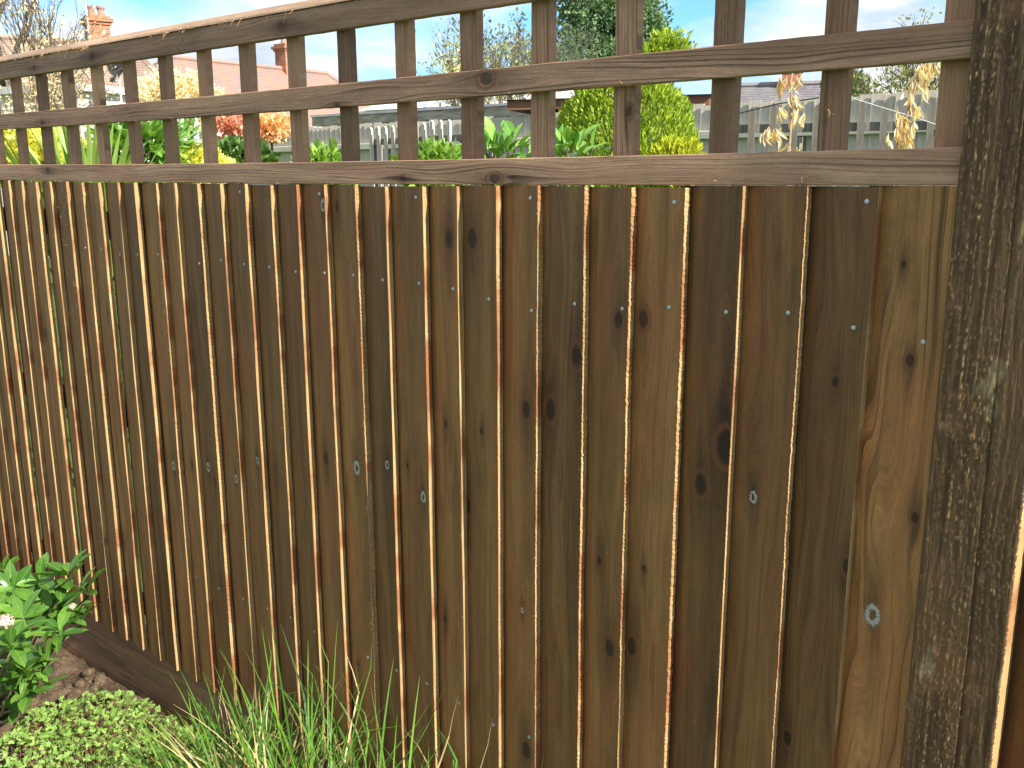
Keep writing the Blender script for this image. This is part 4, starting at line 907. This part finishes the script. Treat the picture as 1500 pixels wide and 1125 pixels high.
twig_tree('wispy_tree', 'feathery dark green tree touching the left side of the evergreen', atd(768, 100, 19), 4.5, .08, 48, 4, .45, leafmat('blue_green_leaf', (.06, .11, .06), (.14, .20, .11), .6, .25), 3000, .07, jit=.12)
twig_tree('wispy_tree', 'very faint sapling top seen above the middle rail, between two battens left of centre', atd(650, 130, 17), 4.0, .04, 49, 3, .5, leafmat('yellow_green_tip', (.35, .36, .14), (.6, .58, .28), .6, .3), 1000, .06, jit=.14)
twig_tree('budding_orchard_tree', 'bare orchard tree with small olive leaves above the far fence at right', atd(1325, 130, 12), 3.3, .07, 50, 4, .85, M['l_olive'], 3000, .045, jit=.06, kids=(2, 3))
shrub_thing('conifer_top', 'dark green tree top beside the red gable beyond the far fence', 'tree', tuple(atd(1236, 140, 30)), (.7, .7, .9), 5000, .10, .3, leafmat('green_leaf', (.05, .11, .03), (.13, .21, .07), .6, .2), 51)

# shrubs along the bottom of the trellis
M['l_yel'] = leafmat('golden_leaf', (.50, .52, .08), (.84, .82, .22), .55, .35)
M['l_lau'] = leafmat('laurel_leaf', (.08, .22, .03), (.28, .48, .09), .28, .25, attr=False, vein=True)
M['l_grn'] = leafmat('bright_green_leaf', (.10, .23, .03), (.30, .46, .08), .45, .35)
M['l_red'] = leafmat('red_new_leaf', (.55, .20, .14), (.80, .52, .40), .45, .3)
shrub_thing('golden_hedge_shrub', 'yellow-leaved low shrub at the far left behind the trellis', 'shrub', tuple(atd(20, 222, 5.0)), (.26, .22, .16), 6000, .030, .42, M['l_yel'], 60)
shrub_thing('golden_hedge_shrub', 'second yellow-leaved shrub, between the first and the sword-leaved plant', 'shrub', tuple(atd(78, 232, 5.1)), (.15, .2, .14), 3000, .030, .42, M['l_yel'], 61)
shrub_thing('golden_hedge_shrub', 'small yellow shrub below the white pickets, right of the laurel leaves', 'shrub', tuple(atd(283, 246, 5.1)), (.16, .2, .10), 3000, .026, .42, M['l_yel'], 62)
shrub_thing('red_leaved_shrub', 'shrub with bright red new leaves above the left end of the far fence', 'shrub', tuple(atd(338, 185, 8.3)), (.13, .2, .11), 1000, .05, .32, M['l_red'], 63)
shrub_thing('red_leaved_shrub', 'shrub with orange-red and yellow leaves, right of the redder one', 'shrub', tuple(atd(396, 188, 8.6)), (.15, .2, .11), 1100, .05, .32, leafmat('orange_new_leaf', (.72, .34, .18), (.84, .68, .38), .45, .3), 64)
shrub_thing('small_leaved_shrub', 'leafy light green shrub in front of the far fence, left of the picket screen', 'shrub', tuple(atd(474, 256, 5.4)), (.15, .2, .14), 1300, .045, .36, M['l_grn'], 65)
shrub_thing('small_leaved_shrub', 'leafy light green shrub below the right end of the pale picket screen', 'shrub', tuple(atd(636, 256, 5.0)), (.16, .2, .16), 1500, .042, .32, M['l_grn'], 66)
shrub_thing('clipped_shrub', 'green bush behind the middle of the pickets at left', 'shrub', tuple(atd(350, 236, 6.0)), (.22, .2, .11), 1800, .05, .36, leafmat('mid_green_leaf', (.04, .10, .02), (.14, .24, .05), .5, .3), 67)
def laurel(name, label, px, py, d, r, n, seed, L=.13, Wd=.055):
    rg = np.random.default_rng(seed); c = atd(px, py, d); root = empty(name, (c.x, c.y, 0)); tag(root, label, 'shrub'); me = [leaf_mesh('leaf', L, Wd, M['l_lau'], q, .3, 5) for q in (.15, .35)]
    b = MB(); b.tube([(0, 0, -.05), (0, 0, c.z*.6)], [.02, .014], 6)
    for k in range(n):
        u = Vector((rg.normal(), rg.normal(), rg.normal()*.9+.1)).normalized(); p = Vector((u.x*r[0], u.y*r[1], c.z+u.z*r[2]))*1.; f = rg.uniform(.55, 1.); p = Vector((p.x*f, p.y*f, c.z+u.z*r[2]*f))
        d_ = (u+Vector((rg.normal(), rg.normal(), rg.normal()))*.4+Vector((0, 0, .35))).normalized()
        place_leaf(me[k % 2], root, p, d_, Vector((0, -.3, 1)), rg.uniform(.7, 1.15), off=Vector((0, 0, 0)))
        if k % 6 == 0: b.tube([(0, 0, c.z*.6-.1*rg.random()), tuple(p*.5+Vector((0, 0, c.z*.4))), tuple(p)], [.009, .006, .003], 5, cap=False)
    b.build('stem', M['bark'], root)
laurel('laurel_bush', 'laurel with large pale green leaves right of the picket screen, beside the conifer', 738, 238, 3.9, (.14, .14, .11), 90, 70, .105, .048)
laurel('laurel_bush', 'glossy laurel leaves in the gap left of the conifer foot', 838, 236, 4.3, (.16, .14, .11), 70, 71, .10, .045)
laurel('laurel_bush', 'dark glossy laurel bush filling the trellis squares below the satellite dish', 205, 226, 5.0, (.30, .2, .17), 420, 72, .12, .055)
laurel('laurel_bush', 'narrow laurel just left of the white pickets, right of the bigger laurel', 252, 220, 5.3, (.12, .14, .14), 90, 73, .09, .04)
laurel('laurel_bush', 'dark leafy bush in front of the white pickets', 276, 205, 6.0, (.10, .12, .10), 60, 74, .08, .036)
# sword-leaved plant
def sword(label, px, py, d, n, L, seed, mat):
    rg = np.random.default_rng(seed); c = atd(px, py, d); root = empty('sword_leaved_plant', (c.x, c.y, 0)); tag(root, label, 'plant'); tops = c.z
    for k in range(n):
        a = rg.random()*6.28; t = rg.uniform(.05, .5); Lk = L*rg.uniform(.75, 1.1); w = .026; V = []; F = []
        h = Vector((math.cos(a), math.sin(a), 0)); s_ = Vector((-h.y, h.x, 0)); q = Vector((h.x*.04, h.y*.04, tops-.75)); dr = (Vector((0, 0, 1))*math.cos(t)+h*math.sin(t))
        for j in range(9):
            u = j/8; ww = w*(.6+.8*u if u < .4 else .92)*(1-max(0, (u-.5)/.5)**1.6)+.0006; V += [tuple(q-s_*ww), tuple(q+h*ww*.3), tuple(q+s_*ww)]; q = q+dr*Lk/8; dr = (dr+h*.06-Vector((0, 0, .02*j*t))).normalized()
        for j in range(8): F += [(3*j, 3*j+1, 3*j+4, 3*j+3), (3*j+1, 3*j+2, 3*j+5, 3*j+4)]
        link('leaf', mesh('leaf', V, F, mat), root)
    b = MB(); b.tube([(0, 0, -.05), (0, 0, tops-.7)], [.03, .04], 8); b.build('stem', M['bark'], root)
msw = leafmat('sword_leaf', (.14, .26, .05), (.36, .50, .14), .45, .35, attr=False)
sword('pale green sword-leaved plant fanning upward behind the fourth trellis square', 128, 215, 4.6, 90, .95, 80, msw)
sword('smaller sword-leaved plant leaning left beside the yellow shrubs', 92, 225, 4.8, 45, .88, 81, msw)

# dried seed stalks just behind our fence
M['l_dry'] = leafmat('papery_dry_leaf', (.60, .47, .32), (.84, .74, .56), .75, .35, attr=False, spec=.1)
dl = [leaf_mesh('leaf', .030, .0085, M['l_dry'], q, f, 4) for q, f in ((.5, .8), (-.4, .9), (.2, 1.2))]
def stalk(label, path, d, clusters, seed):
    rg = np.random.default_rng(seed); pts = [atd(a, b, d) for a, b in path]; base = Vector((pts[0].x, pts[0].y, 0)); root = empty('dried_seed_stalk', base); tag(root, label, 'dried plant', 'dried stalks behind the trellis')
    b = MB(); b.tube([(0.02, 0, -.06), (.01, 0, .9)]+[tuple(p-base) for p in pts], [.004, .0035]+[.0026]*len(pts), 6); b.build('stem', simple('dry_stem', (.26, .16, .09), (.40, .27, .16), 60, .8), root)
    for (px, py, n, sp_) in clusters:
        c = atd(px, py, d)
        for k in range(int(n*1.4)):
            p = c+Vector((rg.normal(), rg.normal(), rg.normal()))*sp_; place_leaf(dl[int(rg.integers(3))], root, p, Vector((rg.normal()*.35, rg.normal()*.35, -1)), Vector((rg.normal(), -1, .2)), rg.uniform(.7, 1.35), off=base)
            pass
stalk('dried stalk with hanging papery seed pods, left one, in front of the brick chimney', [(1156, 222), (1160, 160), (1158, 120), (1163, 95)], 2.2, [(1163, 112, 5, .010), (1141, 118, 4, .006), (1166, 140, 5, .009), (1142, 160, 5, .007), (1172, 172, 6, .010), (1128, 190, 8, .010), (1167, 163, 3, .01), (1174, 214, 4, .008), (1158, 214, 3, .008)], 90)
stalk('dried stalk with bunches of papery tan leaves, right one, nearest the post', [(1313, 216), (1325, 180), (1340, 130), (1350, 92)], 2.1, [(1352, 100, 9, .012), (1346, 120, 9, .012), (1338, 145, 6, .010), (1318, 165, 7, .009), (1328, 180, 12, .012), (1316, 195, 9, .010), (1330, 203, 5, .008), (1368, 93, 4, .006)], 91)
# wires
def wire(label, pts, d, r, mat):
    b = MB(); P = [atd(a, b_, d) for a, b_ in pts]; c = P[0].copy(); b.tube([tuple(p-c) for p in P], r, 5); tag(b.build('garden_wire', mat, loc=c), label, 'wire')
wire('pale line sagging from the batten down to the right behind the last trellis squares', [(1236, 140), (1290, 157), (1330, 169), (1400, 192)], 3.2, .0018, M['conc'])
wire('thin dark wire climbing to the right across the picket screen', [(1040, 180), (1090, 164), (1140, 152), (1200, 143)], 3.4, .0028, M['dark'])
